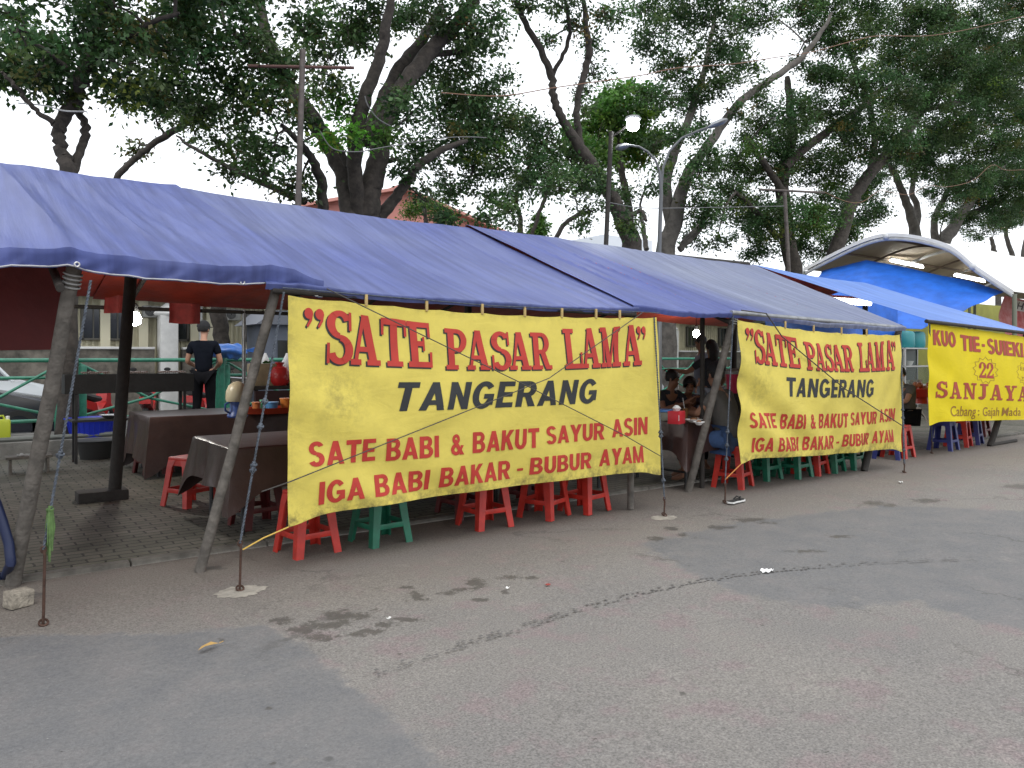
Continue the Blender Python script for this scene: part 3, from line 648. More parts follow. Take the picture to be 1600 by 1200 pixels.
def cloth_mat(name, c, dirt):
    m = bpy.data.materials.new(name); m.use_nodes = True; n = m.node_tree.nodes; l = m.node_tree.links; b = n['Principled BSDF']
    tc = n.new('ShaderNodeTexCoord'); z = n.new('ShaderNodeTexNoise'); z.inputs['Scale'].default_value = 1.6; z.inputs['Detail'].default_value = 9; z.inputs['Roughness'].default_value = .7; l.new(tc.outputs['Object'], z.inputs['Vector'])
    r = n.new('ShaderNodeValToRGB'); r.color_ramp.elements[0].position = .30; r.color_ramp.elements[1].position = .56; r.color_ramp.elements[0].color = tuple(a*q for a, q in zip(c, dirt))+(1,); r.color_ramp.elements[1].color = (*c, 1); l.new(z.outputs[0], r.inputs[0])
    at = n.new('ShaderNodeAttribute'); at.attribute_name = 'grime'; z2 = n.new('ShaderNodeTexNoise'); z2.inputs['Scale'].default_value = 9; z2.inputs['Detail'].default_value = 8; z2.inputs['Roughness'].default_value = .75; l.new(tc.outputs['Object'], z2.inputs['Vector'])
    mu = n.new('ShaderNodeMath'); mu.operation = 'MULTIPLY'; l.new(at.outputs['Fac'], mu.inputs[0])
    r2 = n.new('ShaderNodeValToRGB'); r2.color_ramp.elements[0].position = .42; r2.color_ramp.elements[1].position = .66; l.new(z2.outputs[0], r2.inputs[0]); l.new(r2.outputs[0], mu.inputs[1])
    mx = n.new('ShaderNodeMix'); mx.data_type = 'RGBA'; l.new(mu.outputs[0], mx.inputs[0]); l.new(r.outputs[0], mx.inputs[6]); mx.inputs[7].default_value = (.14, .115, .05, 1); l.new(mx.outputs[2], b.inputs['Base Color'])
    tr = n.new('ShaderNodeBsdfTranslucent'); l.new(mx.outputs[2], tr.inputs['Color']); ms = n.new('ShaderNodeMixShader'); ms.inputs[0].default_value = .18; l.new(b.outputs[0], ms.inputs[1]); l.new(tr.outputs[0], ms.inputs[2]); l.new(ms.outputs[0], n['Material Output'].inputs['Surface'])
    b.inputs['Roughness'].default_value = .7; b.inputs['Specular IOR Level'].default_value = .25
    wv = n.new('ShaderNodeTexNoise'); wv.inputs['Scale'].default_value = 420; l.new(tc.outputs['Object'], wv.inputs['Vector'])
    bp = n.new('ShaderNodeBump'); bp.inputs['Strength'].default_value = .4; bp.inputs['Distance'].default_value = .015
    mp = n.new('ShaderNodeMapping'); mp.inputs['Rotation'].default_value = (0, .6, 0); mp.inputs['Scale'].default_value = (1.0, 1, 2.6); l.new(tc.outputs['Object'], mp.inputs[0])
    cw = n.new('ShaderNodeTexNoise'); cw.inputs['Scale'].default_value = 3.0; cw.inputs['Detail'].default_value = 5; cw.inputs['Distortion'].default_value = 1.2; l.new(mp.outputs[0], cw.inputs['Vector'])
    sm_ = n.new('ShaderNodeMath'); sm_.operation = 'MULTIPLY_ADD'; sm_.inputs[1].default_value = .05; l.new(wv.outputs[0], sm_.inputs[0]); l.new(cw.outputs[0], sm_.inputs[2]); l.new(sm_.outputs[0], bp.inputs['Height']); l.new(bp.outputs[0], b.inputs['Normal'])
    return m
YEL = cloth_mat('yellow_banner_cloth', (.70, .585, .125), (.93, .93, .90)); YEL2 = cloth_mat('clean_yellow_banner_cloth', (.74, .60, .014), (.90, .90, .88))
RED = mat('red_print', (.42, .030, .018), .7, noise=.15, nscale=9); BLK = mat('black_print', (.016, .018, .020), .7)
DRED = mat('dark_red_print', (.36, .045, .025), .7, noise=.2, nscale=14); BROWN = mat('brown_print', (.26, .12, .012), .7)
def banner(label, TL, TR, BR, BL, wm, hm, lay, clothm, wave, seed, group, grime=True):
    TL, TR, BR, BL = map(Vector, (TL, TR, BR, BL))
    def fn(u, v, o=0):                              # u, v in metres
        a, b = u/wm, v/hm
        p = (TL*(1-a)+TR*a)*b+(BL*(1-a)+BR*a)*(1-b)
        p = Vector(p)
        s = math.sin(math.pi*max(0, min(1, a)))
        p.z -= wave[0]*s*b+wave[1]*s*(1-b)
        cl = abs(math.sin(a*math.pi*9.0)); p.z -= .008*(1-cl)*0+.010*cl*max(0, (b-.85)/.15)
        p.z += .055*(1-math.exp(-(min(a, 1-a)/.05)**2))*max(0, 1-b*3)**2-.02*max(0, 1-b*3)**2
        p.y += wave[2]*(-.055*s*math.sin(math.pi*b)+.030*n2(a*7+b*1.6, b*2.4, seed)+.016*n2(a*14-b*5, b*4, seed+2))-o
        p.y += wave[2]*.018*math.sin((a*1.0+b*.8)*21+seed)*math.exp(-((a+b*.55-.30)/.18)**2)
        p.y += wave[2]*.013*math.sin(a*26+b*9)*max(0, 1-b*2.2)
        return p
    ctr = fn(wm/2, 0)
    T = thing('banner', label, 'banner', tuple(fn(wm/2, 0)), group=group)
    mb = MB().grid(lambda a, b: fn(a*wm, b*hm), 120, 60, thick=.003)
    c = part('cloth', mb, clothm, T, fix=False)
    if grime:
        at = c.data.attributes.new('grime', 'FLOAT', 'POINT'); vals = []
        nn = 121*61
        for k in range(len(mb.v)):
            k2 = k % nn; a = (k2 % 121)/120; b = (k2//121)/60
            g = max(0, 1-b/.09)*.9+max(0, 1-(1-b)/.04)*.25+.45*math.exp(-((a-.10)/.05)**2-((b-.55)/.16)**2)+.25*math.exp(-((a-.8)/.2)**2-((b-.1)/.1)**2)+.3*max(0, 1-a/.03)+.09
            vals.append(g)
        at.data.foreach_set('value', np.array(vals, np.float32))
    lay(T, fn, wm, hm)
    return T, fn
def sate(T, fn, wm, hm):
    sc = lambda b: (b[0]*wm, b[1]*hm, b[2]*wm, b[3]*hm)
    ws = (('SATE', (.075, .697, .306, .930)), ('PASAR', (.340, .690, .628, .910)), ('LAMA', (.668, .692, .932, .928)))
    def arch(P):                                     # the line bows: its ends stand taller and higher
        out = []
        for q in P:
            o = []
            for x, y in q:
                a = (x/wm-.5)/.43; b = y/hm; k = (b-.69)/.22
                o.append((x, (b+.022*a*a*(k)+.012*(a*a-.5))*hm))
            out.append(o)
        return out
    P = []
    for wd, b in ws: P += slab_word(wd, sc(b))
    Q = quotes(.040*wm, .865*hm, .040*wm, .095*hm)+quotes(.926*wm, .862*hm, .034*wm, .088*hm)
    P = arch(P)+Q
    part('headline_shadow', letters([[(x-.012, y-.012) for x, y in q] for q in P], fn, .0022, step=.00012), BLK, T, fix=False, smooth=False)
    part('headline_lettering', letters(P, fn, .0042), RED, T, fix=False, smooth=False)
    part('town_lettering', letters(heavy_word('TANGERANG', sc((.223, .474, .767, .624)), .24, .13), fn, .003), BLK, T, fix=False, smooth=False)
    P = []
    for wd, b in (('SATE', (.039, .238, .175, .352)), ('BABI', (.198, .232, .317, .345)), ('&', (.346, .232, .379, .346)), ('BAKUT', (.401, .232, .583, .350)), ('SAYUR', (.604, .247, .789, .356)), ('ASIN', (.815, .254, .951, .370)),
                  ('IGA', (.058, .051, .150, .168)), ('BABI', (.173, .051, .298, .166)), ('BAKAR', (.322, .053, .509, .170)), ('-', (.527, .097, .543, .113)), ('BUBUR', (.561, .062, .752, .174)), ('AYAM', (.777, .069, .933, .183))):
        P += heavy_word(wd, sc(b))
    part('menu_lettering', letters(P, fn, .003), RED, T, fix=False, smooth=False)
def ring_poly(cx, cy, rx, ry, n, k, w_):
    P = []; pts = []
    for i in range(2*n):
        a = math.pi/2+i*math.pi/n; q = 1 if i % 2 == 0 else k; pts.append((math.cos(a)*q, math.sin(a)*q))
    for i in range(2*n):
        a, b = pts[i], pts[(i+1) % (2*n)]; f = 1-w_
        P.append([(cx+a[0]*rx, cy+a[1]*ry), (cx+b[0]*rx, cy+b[1]*ry), (cx+b[0]*rx*f, cy+b[1]*ry*f), (cx+a[0]*rx*f, cy+a[1]*ry*f)])
    return P
def sanjaya(T, fn, wm, hm):
    X0 = 11.33
    def at(x, z):                                     # measured world X, Z -> banner metres
        a = (x-X0)/wm; top = 1.98-.041*(x-X0); bot = .53-.040*(x-X0); return (x-X0, (z-bot)/(top-bot)*hm)
    def bx(x0, z0, x1, z1):
        a = at(x0, z0); xm = (x0+x1)/2; b0 = at(x0, z0)[1]; h_ = at(x0, z1)[1]-b0; return (x0-X0, b0, x1-X0, b0+h_)
    for wd_, b_ in (('KUO', (11.47, 1.66, 12.17, 1.895)), ('TIE', (12.34, 1.59, 12.95, 1.83)), ('-', (13.02, 1.655, 13.12, 1.695)), ('SUIEKIA', (13.23, 1.54, 14.98, 1.79))):
        P = heavy_word(wd_, bx(*b_))
        part('headline_shadow', letters([[(x-.02, y-.006) for x, y in q] for q in P], fn, .002), BROWN, T, fix=False, smooth=False)
        part('headline_lettering', letters(P, fn, .004), DRED, T, fix=False, smooth=False)
    c = at(13.12, 1.28); part('starburst', letters(ring_poly(c[0], c[1], .46, .215, 13, .80, .05), fn, .002), BROWN, T, fix=False, smooth=False)
    a, b = at(12.88, 1.17), at(13.40, 1.395); part('number_lettering', letters(slab_word('22', (a[0], a[1], b[0], b[1]), .1), fn, .003), DRED, T, fix=False, smooth=False)
    c = at(14.72, 1.21); part('starburst', letters(ring_poly(c[0], c[1], .44, .21, 13, .82, .04), fn, .002), BROWN, T, fix=False, smooth=False)
    for wd_, b_ in (('ELA', (14.47, 1.27, 14.85, 1.33)), ('ZW', (14.47, 1.10, 14.76, 1.16))): part('small_lettering', letters(sans_word(wd_, bx(*b_), 0), fn, .003), BROWN, T, fix=False, smooth=False)
    x = 11.54
    for ch, wd in zip('SANJAYA', (.31, .36, .42, .34, .45, .45, .45)):
        z0 = .90-.050*(x-11.54); P = slab_word(ch, bx(x, z0, x+wd, z0+.245)); x += wd+.08
        part('name_letter_shadow', letters([[(a-.012, c-.008) for a, c in q] for q in P], fn, .002, step=.0001), BROWN, T, fix=False, smooth=False)
        part('name_letter', letters(P, fn, .004), DRED, T, fix=False, smooth=False)
    for wd_, b_ in (('Cabang', (11.97, .535, 12.78, .76)), (':', (12.85, .565, 12.90, .66)), ('Gajah', (13.03, .495, 13.68, .70)), ('Mada', (13.78, .51, 14.5, .665))): part('branch_lettering', letters(sans_word(wd_, bx(*b_), .006), fn, .003), BROWN, T, fix=False, smooth=False)
BG = 'yellow stall banners'
_, fA = banner('large yellow banner with red SATE PASAR LAMA lettering and cords crossed over it', (1.90, 5.15, 1.92), (5.56, 5.15, 1.88), (5.60, 5.13, .37), (1.885, 5.11, .36), 3.66, 1.54, sate, YEL, (.050, -.02, 1.0), 1, BG)
_, fB = banner('smaller rumpled yellow banner with the same red lettering, right of the seated man', (6.80, 5.15, 1.89), (10.27, 5.15, 1.79), (10.27, 5.13, .25), (6.80, 5.11, .38), 3.47, 1.52, sate, YEL, (.045, .02, 1.7), 5, BG)
banner('bright clean yellow banner with a 22 starburst at the right edge', (11.33, 5.30, 1.985), (15.95, 5.30, 1.79), (15.95, 5.28, .345), (11.35, 5.28, .53), 4.62, 1.45, sanjaya, YEL2, (.0, .0, .7), 9, BG, grime=False)
CORD = mat('thin_dark_cord', (.06, .055, .05), .9)
def cord(pts, r, m, label, group=None, n=14):
    P = []
    for a, b in zip(pts[:-1], pts[1:]):
        a, b = Vector(a), Vector(b); P += [a.lerp(b, i/n) for i in range(n)]
    P.append(Vector(pts[-1])); return solo('cord', MB().tube(P, r, 5), m, label, 'cord', group)
CG = 'cords tied across the banners'
e = Vector((0, -.055, 0))
cord([fA(.26, 1.56)+Vector((0, -.05, .06)), fA(1.9, .95)+e, fA(3.1, .41)+e, fA(3.68, .155)+e*.6], .0045, CORD, 'dark cord falling to the right across the larger banner', CG)
cord([fA(3.40, 1.56)+Vector((0, -.05, .03)), fA(2.2, .98)+e*1.25, fA(.0, .29)+e*.8, Vector((1.70, 5.10, .60))], .0045, CORD, 'dark cord falling to the left across the larger banner', CG)
cord([Vector((6.80, 5.10, 1.99)), Vector((7.22, 5.09, 1.97)), fB(.72, 1.40)+e, fB(1.85, .83)+e*1.1, fB(3.47, .3)+e], .007, CORD, 'dark cord falling across the smaller banner', CG)
cord([fA(0, 0), Vector((1.70, 5.06, .30)), Vector((1.555, 5.03, .25))], .005, mat('yellow_twine', (.55, .36, .08), .9), 'yellow twine from the low left corner of the larger banner to its anchor', CG)
cord([fB(0, 0), G(1133, 786)+Vector((0, 0, .24))], .005, mat('orange_twine', (.50, .20, .05), .9), 'orange twine from the low left corner of the smaller banner', CG)
CLIP = mat('wood_clip', (.42, .30, .12), .8)
for fnn, wm, hm, ks, lb in ((fA, 3.66, 1.54, (.16, .30, .44, .56, .67, .78, .86), 'larger'), (fB, 3.47, 1.52, (.25, .42, .58, .74), 'smaller')):
    for i, k in enumerate(ks):
        p = fnn(k*wm, hm); solo('banner_tie', MB().box((p.x, p.y-.004, p.z+.032), (.022, .016, .085), bev=.004), CLIP, 'pale tie holding the top edge of the %s banner to the eave cord' % lb, 'tie', 'ties along the top of the %s banner' % lb)
# eave cords the ties hang from
cord([(1.86, 5.15, 1.97), (3.6, 5.15, 1.915), (5.6, 5.15, 1.925)], .004, ROPE, 'thin cord along the top of the larger banner', CG)
# ---------------------------------------------------------------- green railing on the raised kerb
GREEN = mat('green_rail_paint', (.030, .215, .135), .45, noise=.35, nscale=12, bump=.15)
FYY = 14.0
def rail_section(x0, x1, label):
    T = thing('railing', label, 'railing', ((x0+x1)/2, FYY, .27), group='green railing panels on the raised kerb')
    mb = MB()
    for z, r in ((1.44, .033), (1.17, .025), (.50, .028)): mb.tube([(x0+.09, FYY, z), (x1-.09, FYY, z)], r, 8)
    part('rails', mb, GREEN, T)
    n = max(1, round((x1-x0)/2.1)); L = (x1-x0)/n
    for i in range(n):
        a = x0+i*L; c = a+L/2
        b = MB()
        b.tube([(a+.10, FYY, 1.40), (c, FYY+.005, .80), (c+.5*L-.12, FYY+.005, .54)], .022, 8)
        b.tube([(a+L-.10, FYY, 1.40), (c, FYY-.03, .82), (a+.12, FYY-.03, .54)], .022, 8)
        part('cross_brace', b, GREEN, T)
        if i: part('upright', MB().tube([(a, FYY, .27), (a, FYY, 1.44)], .028, 8), GREEN, T)
xs_ = [-4.6, 1.62, 3.95, 6.2, 9.0, 12.0, 15.0, 18.5]
LBL = ['green railing panel with crossed braces at the far left, behind the thick leaning pole', 'green railing panel behind the long black grill', 'green railing panel just right of the man in black', 'green railing panel behind the larger banner', 'green railing panel seen past the standing pair', 'green railing panel behind the smaller banner', 'green railing panel behind the bright blue stall']
for i in range(len(xs_)-1): rail_section(xs_[i], xs_[i+1], LBL[i])
PL = ['thick green post of three columns beside the blue basin', 'thick green post left of the man in black', 'thick green post near the larger banner\'s left edge', 'thick green post seen between the banners', 'thick green post behind the smaller banner', 'thick green post behind the bright blue stall']
for i, x in enumerate(xs_[1:-1]):
    T = thing('railing_post', PL[i], 'post', (x, FYY, .27), group='thick green railing posts')
    wide = 1 if i == 0 else .55
    for dx, h_, r in ((-.15*wide, 1.37, .075), (0, 1.52, .085), (.15*wide, 1.37, .075)):
        r *= 1 if i == 0 else .8
        part('column', MB().lathe((x+dx, FYY-.05, .27), [(r, 0), (r, h_-.27-.05), (r*.85, h_-.27-.015), (r*.4, h_-.27)], 16), GREEN, T)

# ---------------------------------------------------------------- compound wall, pillars and long low building behind
BEIGE = mat('beige_render', (.62, .58, .42), .85, noise=.22, nscale=1.6, bump=.2)
STAIN = mat('mossy_wall', (.20, .18, .15), .9, noise=.75, nscale=2.8, col2=(.055, .050, .042), bump=.4, bscale=12)
WHT = mat('white_paint', (.70, .70, .68), .6, noise=.18, nscale=4)
WY = 21.0; PX = [4.6+4.725*k for k in range(-3, 8)]
for i, x in enumerate(PX):
    T = thing('gate_pillar', ['white pillar with pointed cap behind the man in black', 'white pillar with pointed cap seen between the banners'][0 if i == 3 else 1] if i in (3, 7) else 'white capped pillar of the compound wall, partly hidden by the stall', 'pillar', (x, WY, .0), group='white pillars of the compound wall')
    wd = .42
    part('shaft', MB().box((x, WY, 1.27), (wd, wd, 2.54), bev=.02), WHT, T)
    part('cap', MB().lathe((x, WY, 2.54), [(wd*.72, 0), (wd*.82, .05), (wd*.72, .10), (.03, .34)], 4, capb=True), WHT, T, smooth=False)
    if i+1 < len(PX):
        a, b = x+.32, PX[i+1]-.32
        lb = {2: 'stained low wall with a pale coping behind the left end of the stall', 3: 'stained low wall with a pale coping behind the man in black', 7: 'stained wall with a pale coping right of the pillar between the banners'}.get(i, 'stained low wall with a pale coping, mostly hidden by the stall')
        F = thing('compound_wall', lb, 'wall', ((a+b)/2, WY, 0), group='sections of the compound wall')
        part('wall', MB().box(((a+b)/2, WY, .84), (b-a-.02, .22, 1.68)), STAIN, F, smooth=False)
        part('coping', MB().box(((a+b)/2, WY, 1.71), (b-a-.02, .30, .06), bev=.01), WHT, F)
B = thing('long_building', 'long low beige ribbed building with narrow dark windows and wall air conditioners', 'building', (10, 24.6, 0))
part('wall', MB().box((11, 24.6, 1.9), (56, 6, 3.8)), BEIGE, B, smooth=False)
m = MB()
for k in range(430): m.box((-16.9+k*.13, 21.575, 1.52), (.045, .05, 3.0))
part('ribbed_cladding', m, BEIGE, B, smooth=False)
m = MB(); m.box((11, 21.25, 3.10), (57, .7, .14)); m.box((11, 20.9, 3.12), (57, .10, .26)); part('eaves', m, mat('shaded_eaves', (.10, .11, .085), .9, noise=.5, nscale=2), B, smooth=False)  # eaves coloured dark greenish: the shade under the roof is in the colour
part('roof', MB().prism([(-17.6, 20.8, 3.30), (-17.6, 28.8, 3.86), (-17.6, 24.6, 4.6)], None, (57.2, 0, 0)), mat('dark_roof_tiles', (.10, .07, .06), .85, noise=.4, nscale=3), B, smooth=False)
GLASS = mat('dark_window_glass', (.03, .035, .035), .12, spec=.6, noise=.5, nscale=1.5)
TRIM = mat('beige_trim', (.66, .62, .46), .8)
wx = [W(q, 505, Y=21.5).x for q in (55, 146, 184, 278, 398, 432, 480, 560, 640, 720, 800, 880, 960, 1010, 1080, 1130)]
for x in wx:
    fr = MB()
    for dx in (-.25, .25): fr.box((x+dx, 21.53, 2.33), (.06, .12, .84))
    for z in (1.93, 2.73): fr.box((x, 21.53, z), (.54, .12, .05))
    fr.box((x, 21.54, 2.33), (.03, .08, .8))
    f_ = part('window', fr, mat('dark_frame', (.09, .085, .07), .6), B, smooth=False)
    g = part('pane', MB().box((x, 21.55, 2.33), (.46, .05, .79)), GLASS, B, smooth=False); g.parent = f_; ORG[g] = ORG[B]
for q in (165, 225, 305, 330, 420, 520, 1060): x = W(q, 505, Y=21.4).x; part('pilaster', MB().box((x, 21.50, 1.5), (.22, .14, 3.0)), TRIM, B, smooth=False)
x = W(315, 505, Y=21.3).x; part('downpipe', MB().tube([(x, 21.40, 0), (x, 21.40, 3.0)], .05, 8), WHT, B)
def aircon(px, py, label):
    c = W(px, py, Y=21.35); T = thing('air_conditioner', label, 'air conditioner', tuple(c), group='air conditioners on the long building')
    part('casing', MB().box((c.x, c.y, c.z), (.42, .26, .30), bev=.03), mat('aircon_casing', (.40, .40, .38), .6, noise=.3, nscale=6), T)
    m = MB().lathe((0, 0, 0), [(.12, 0), (.12, .02), (.10, .02)], 20); m.v = [(c.x-.05+x, c.y-.132-z, c.z+y) for x, y, z in m.v]; g = part('fan', m, mat('fan_black', (.02, .021, .02), .5), T)
    m = MB()
    for k in range(4):
        r = .03+.025*k; m.tube([(c.x-.05+r*math.cos(a*math.pi/9), c.y-.157, c.z+r*math.sin(a*math.pi/9)) for a in range(19)], .006, 4)
    part('grille', m, mat('grille_grey', (.2, .2, .2), .5), T)
aircon(236, 487, 'grey air conditioner left of the white pillar, behind the lit bulb')
aircon(362, 492, 'grey air conditioner on the wall right of the dark tree trunk')
# kiosk with grey roof right of the leaning pole
c = W(444, 560, Y=19.3)
K = thing('guard_kiosk', 'blue grey guard kiosk with a sloping roof beside the larger banner', 'kiosk', (c.x, 19.3, .02))
part('wall', MB().box((c.x, 19.3, 1.15), (1.5, 1.3, 2.3), bev=.02), mat('kiosk_blue_grey', (.13, .15, .19), .6, noise=.2, nscale=4), K)
part('roof', MB().prism([(c.x-1.0, 18.4, 2.28), (c.x+1.0, 18.4, 2.28), (c.x+.75, 18.4, 2.62), (c.x-.55, 18.4, 2.62)], None, (0, 1.8, 0)), mat('kiosk_roof', (.17, .18, .21), .6), K, smooth=False)
part('window', MB().box((c.x-.1, 18.64, 1.6), (.6, .03, .6)), GLASS, K, smooth=False)

# ---------------------------------------------------------------- vehicles on the back road
PAINT_D = mat('dark_car_paint', (.022, .024, .032), .22, spec=.6); PAINT_W = mat('white_car_paint', (.62, .66, .68), .25, spec=.5); PAINT_S = mat('silver_car_paint', (.36, .38, .40), .3, metal=.3)
RUB = mat('black_rubber', (.018, .018, .018), .8); CHR = mat('wheel_alloy', (.35, .36, .38), .3, metal=.8)
def car(label, loc, rz, paint, group, L=4.3, Wd=1.72, H=1.5, van=False):
    """local: x forward"""
    T = thing('parked_car', label, 'car', loc, rz, group)
    pro = [(-L/2, .42), (-L/2+.02, .80), (-L/2+.10, .93), (-L/2+.9, .96)] + [(L/2-1.15, .92), (L/2-.25, .74), (L/2-.04, .60), (L/2, .40), (L/2-.1, .24), (-L/2+.1, .24)]
    if van: pro = [(-L/2, .42), (-L/2+.02, .95), (-L/2+.08, 1.05), (L/2-.9, 1.02), (L/2-.2, .84), (L/2-.02, .62), (L/2, .4), (L/2-.1, .24), (-L/2+.1, .24)]
    bm = MB(); n = len(pro); sec = [(-1, .86), (-.97, .97), (-.80, 1.0), (.80, 1.0), (.97, .97), (1, .86)]
    vs = []
    for s, k in sec:
        for x, z in pro: vs.append((x*k if abs(x) > L/2-.4 else x, s*Wd/2*(1 if z < .85 else .95), z if z < .9 else z*(.97+.03*k)))
    fs = [(i*n+j, i*n+(j+1) % n, (i+1)*n+(j+1) % n, (i+1)*n+j) for i in range(len(sec)-1) for j in range(n)]+[tuple(range(n)), tuple((len(sec)-1)*n+j for j in range(n))[::-1]]
    bm.add(vs, fs); part('body', bm, paint, T, local=True)
    x0, x1, x2, x3 = (-L/2+.15, -L/2+.35, L/2-1.75, L/2-1.05) if van else (-L/2+.35, -L/2+1.0, L/2-1.95, L/2-1.15)
    b0 = 1.0 if van else .93
    def cab(e, zt, ins):
        return [(x0+e, -Wd/2*.93+e, b0), (x3-e, -Wd/2*.93+e, b0), (x3-e, Wd/2*.93-e, b0), (x0+e, Wd/2*.93-e, b0), (x1+e, -Wd/2*.74, zt), (x2-e, -Wd/2*.74, zt), (x2-e, Wd/2*.74, zt), (x1+e, Wd/2*.74, zt)]
    FS = [(0, 1, 5, 4), (1, 2, 6, 5), (2, 3, 7, 6), (3, 0, 4, 7), (4, 5, 6, 7)]
    part('windows', MB().add(cab(.0, H-.04, 0), FS), mat('car_glass', (.02, .025, .03), .08, spec=.7), T, local=True, smooth=False)
    rf = MB().box(((x1+x2)/2, 0, H-.015), (x2-x1+.06, Wd*.76, .07), bev=.03)
    for s in (-1, 1):
        rf.tube([(x3-.0, s*Wd/2*.935, b0), (x2, s*Wd/2*.755, H-.03)], .035, 6); rf.tube([(x0+.0, s*Wd/2*.935, b0), (x1, s*Wd/2*.755, H-.03)], .04, 6)
        rf.tube([((x0+x3)/2-.1, s*Wd/2*.935, b0), ((x1+x2)/2-.05, s*Wd/2*.755, H-.03)], .03, 6)
    part('roof', rf, paint, T, local=True)
    for sx in (-1, 1):
        for s in (-1, 1):
            c = Vector((sx*(L/2-.82), s*(Wd/2-.10), .31))
            m = MB().lathe((0, 0, 0), [(.20, -.1), (.29, -.1), (.31, -.05), (.31, .05), (.29, .1), (.20, .1)], 24, capb=False, capt=False); m.v = [(c.x+x, c.y+z, c.z+y) for x, y, z in m.v]; w_ = part('wheel', m, RUB, T, local=True)
            m = MB().lathe((0, 0, 0), [(.20, -.09), (.06, -.07), (.06, .07), (.20, .09)], 10); m.v = [(c.x+x, c.y+z, c.z+y) for x, y, z in m.v]; q = part('rim', m, CHR, T, local=True); q.parent = w_
    for s in (-1, 1):
        part('headlight', MB().ball((L/2-.13, s*Wd*.36, .66), (.12, .16, .07)), mat('lamp_glass', (.6, .62, .64), .1), T, local=True)
        part('tail_light', MB().box((-L/2+.02, s*Wd*.40, .78), (.06, .2, .16), bev=.02), mat('tail_red', (.35, .01, .01), .2), T, local=True)
    return T
CG2 = 'cars parked on the back road'
car('dark glossy parked car behind the green railing at the far left', (-.35, 15.75, .02), 0, PAINT_D, CG2, H=1.46)
car('white van behind the dark car at the far left', (-.2, 18.1, .02), 0, PAINT_W, CG2, L=4.6, H=1.86, van=True)
car('silver car behind the railing between the two matching banners', (15.2, 16.4, .02), .1, PAINT_S, CG2, H=1.5)
def bike(label, loc, rz, col, group='motorcycles parked behind the railing'):
    T = thing('motorcycle', label, 'motorcycle', loc, rz, group)
    for x in (-.62, .62):
        m = MB().tube([(x+.25*math.cos(a*math.pi/12), 0, .29+.25*math.sin(a*math.pi/12)) for a in range(25)], .05, 8, cap=False); w_ = part('wheel', m, RUB, T, local=True)
        m = MB()
        for k in range(5): a = k*1.257; m.tube([(x, 0, .29), (x+.22*math.cos(a), 0, .29+.22*math.sin(a))], .014, 5)
        m.tube([(x, -.06, .29), (x, .06, .29)], .04, 8); q = part('rim', m, CHR, T, local=True); q.parent = w_
    P = mat('bike_paint_'+col, {'red': (.42, .018, .016), 'black': (.02, .02, .022), 'blue': (.03, .07, .25)}[col], .25)
    m = MB(); m.prism([(.30, -.09, .42), (.56, -.09, .62), (.52, -.09, 1.0), (.38, -.09, .98), (.30, -.09, .66), (-.05, -.09, .50), (-.75, -.09, .66), (-.72, -.09, .78), (-.15, -.09, .68), (-.1, -.09, .40)], None, (0, .18, 0)); part('fairing', m, P, T, local=True, smooth=False)
    part('front_mudguard', MB().tube([(.62+.31*math.cos(a), 0, .29+.31*math.sin(a)) for a in [R(20+k*15) for k in range(10)]], .06, 6), P, T, local=True)
    part('engine', MB().box((.02, 0, .38), (.42, .22, .26), bev=.05), mat('engine_grey', (.12, .12, .12), .5, metal=.5), T, local=True)
    part('seat', MB().tube([(.12, 0, .74), (-.2, 0, .77), (-.62, 0, .84)], [.09, .12, .09], 8, flat=.6), RUB, T, local=True)
    m = MB().tube([(.62, 0, .3), (.45, 0, 1.02)], .03, 8).tube([(.36, -.34, 1.06), (.45, -.12, 1.04), (.45, .12, 1.04), (.36, .34, 1.06)], .016, 6); part('handlebar', m, CHR, T, local=True)
    for s in (-1, 1):
        mm = MB().tube([(.44, s*.2, 1.05), (.46, s*.28, 1.2)], .007, 5).ball((.46, s*.29, 1.24), (.015, .06, .035)); part('mirror', mm, RUB, T, local=True)
    part('headlight', MB().ball((.55, 0, .92), (.07, .09, .07)), mat('lamp_glass', (.6, .62, .64), .1), T, local=True)
    part('exhaust', MB().tube([(0, -.12, .28), (-.35, -.15, .30), (-.8, -.16, .40)], [.02, .035, .045], 8), CHR, T, local=True)
    return T
b1 = bike('red motorcycle behind the thick green post at the left', (2.1, 15.0, .02), 1.1, 'red')
for (x, y, rz, lb) in ((3.0, 15.2, 1.3, 'red motorcycle under the railing, just left of the man in black'), (3.9, 15.1, 1.0, 'red motorcycle behind the legs of the man in black')): dup(b1, (x, y, .02), rz, lb)
b2 = bike('black motorcycle behind the railing between the matching banners', (12.2, 15.4, .02), 1.2, 'black')
dup(b2, (13.3, 15.3, .02), 1.0, 'black motorcycle just right of the other, behind the standing pair')
dup(b2, (4.8, 15.3, .02), 1.25, 'black motorcycle behind the counter with the red bag')

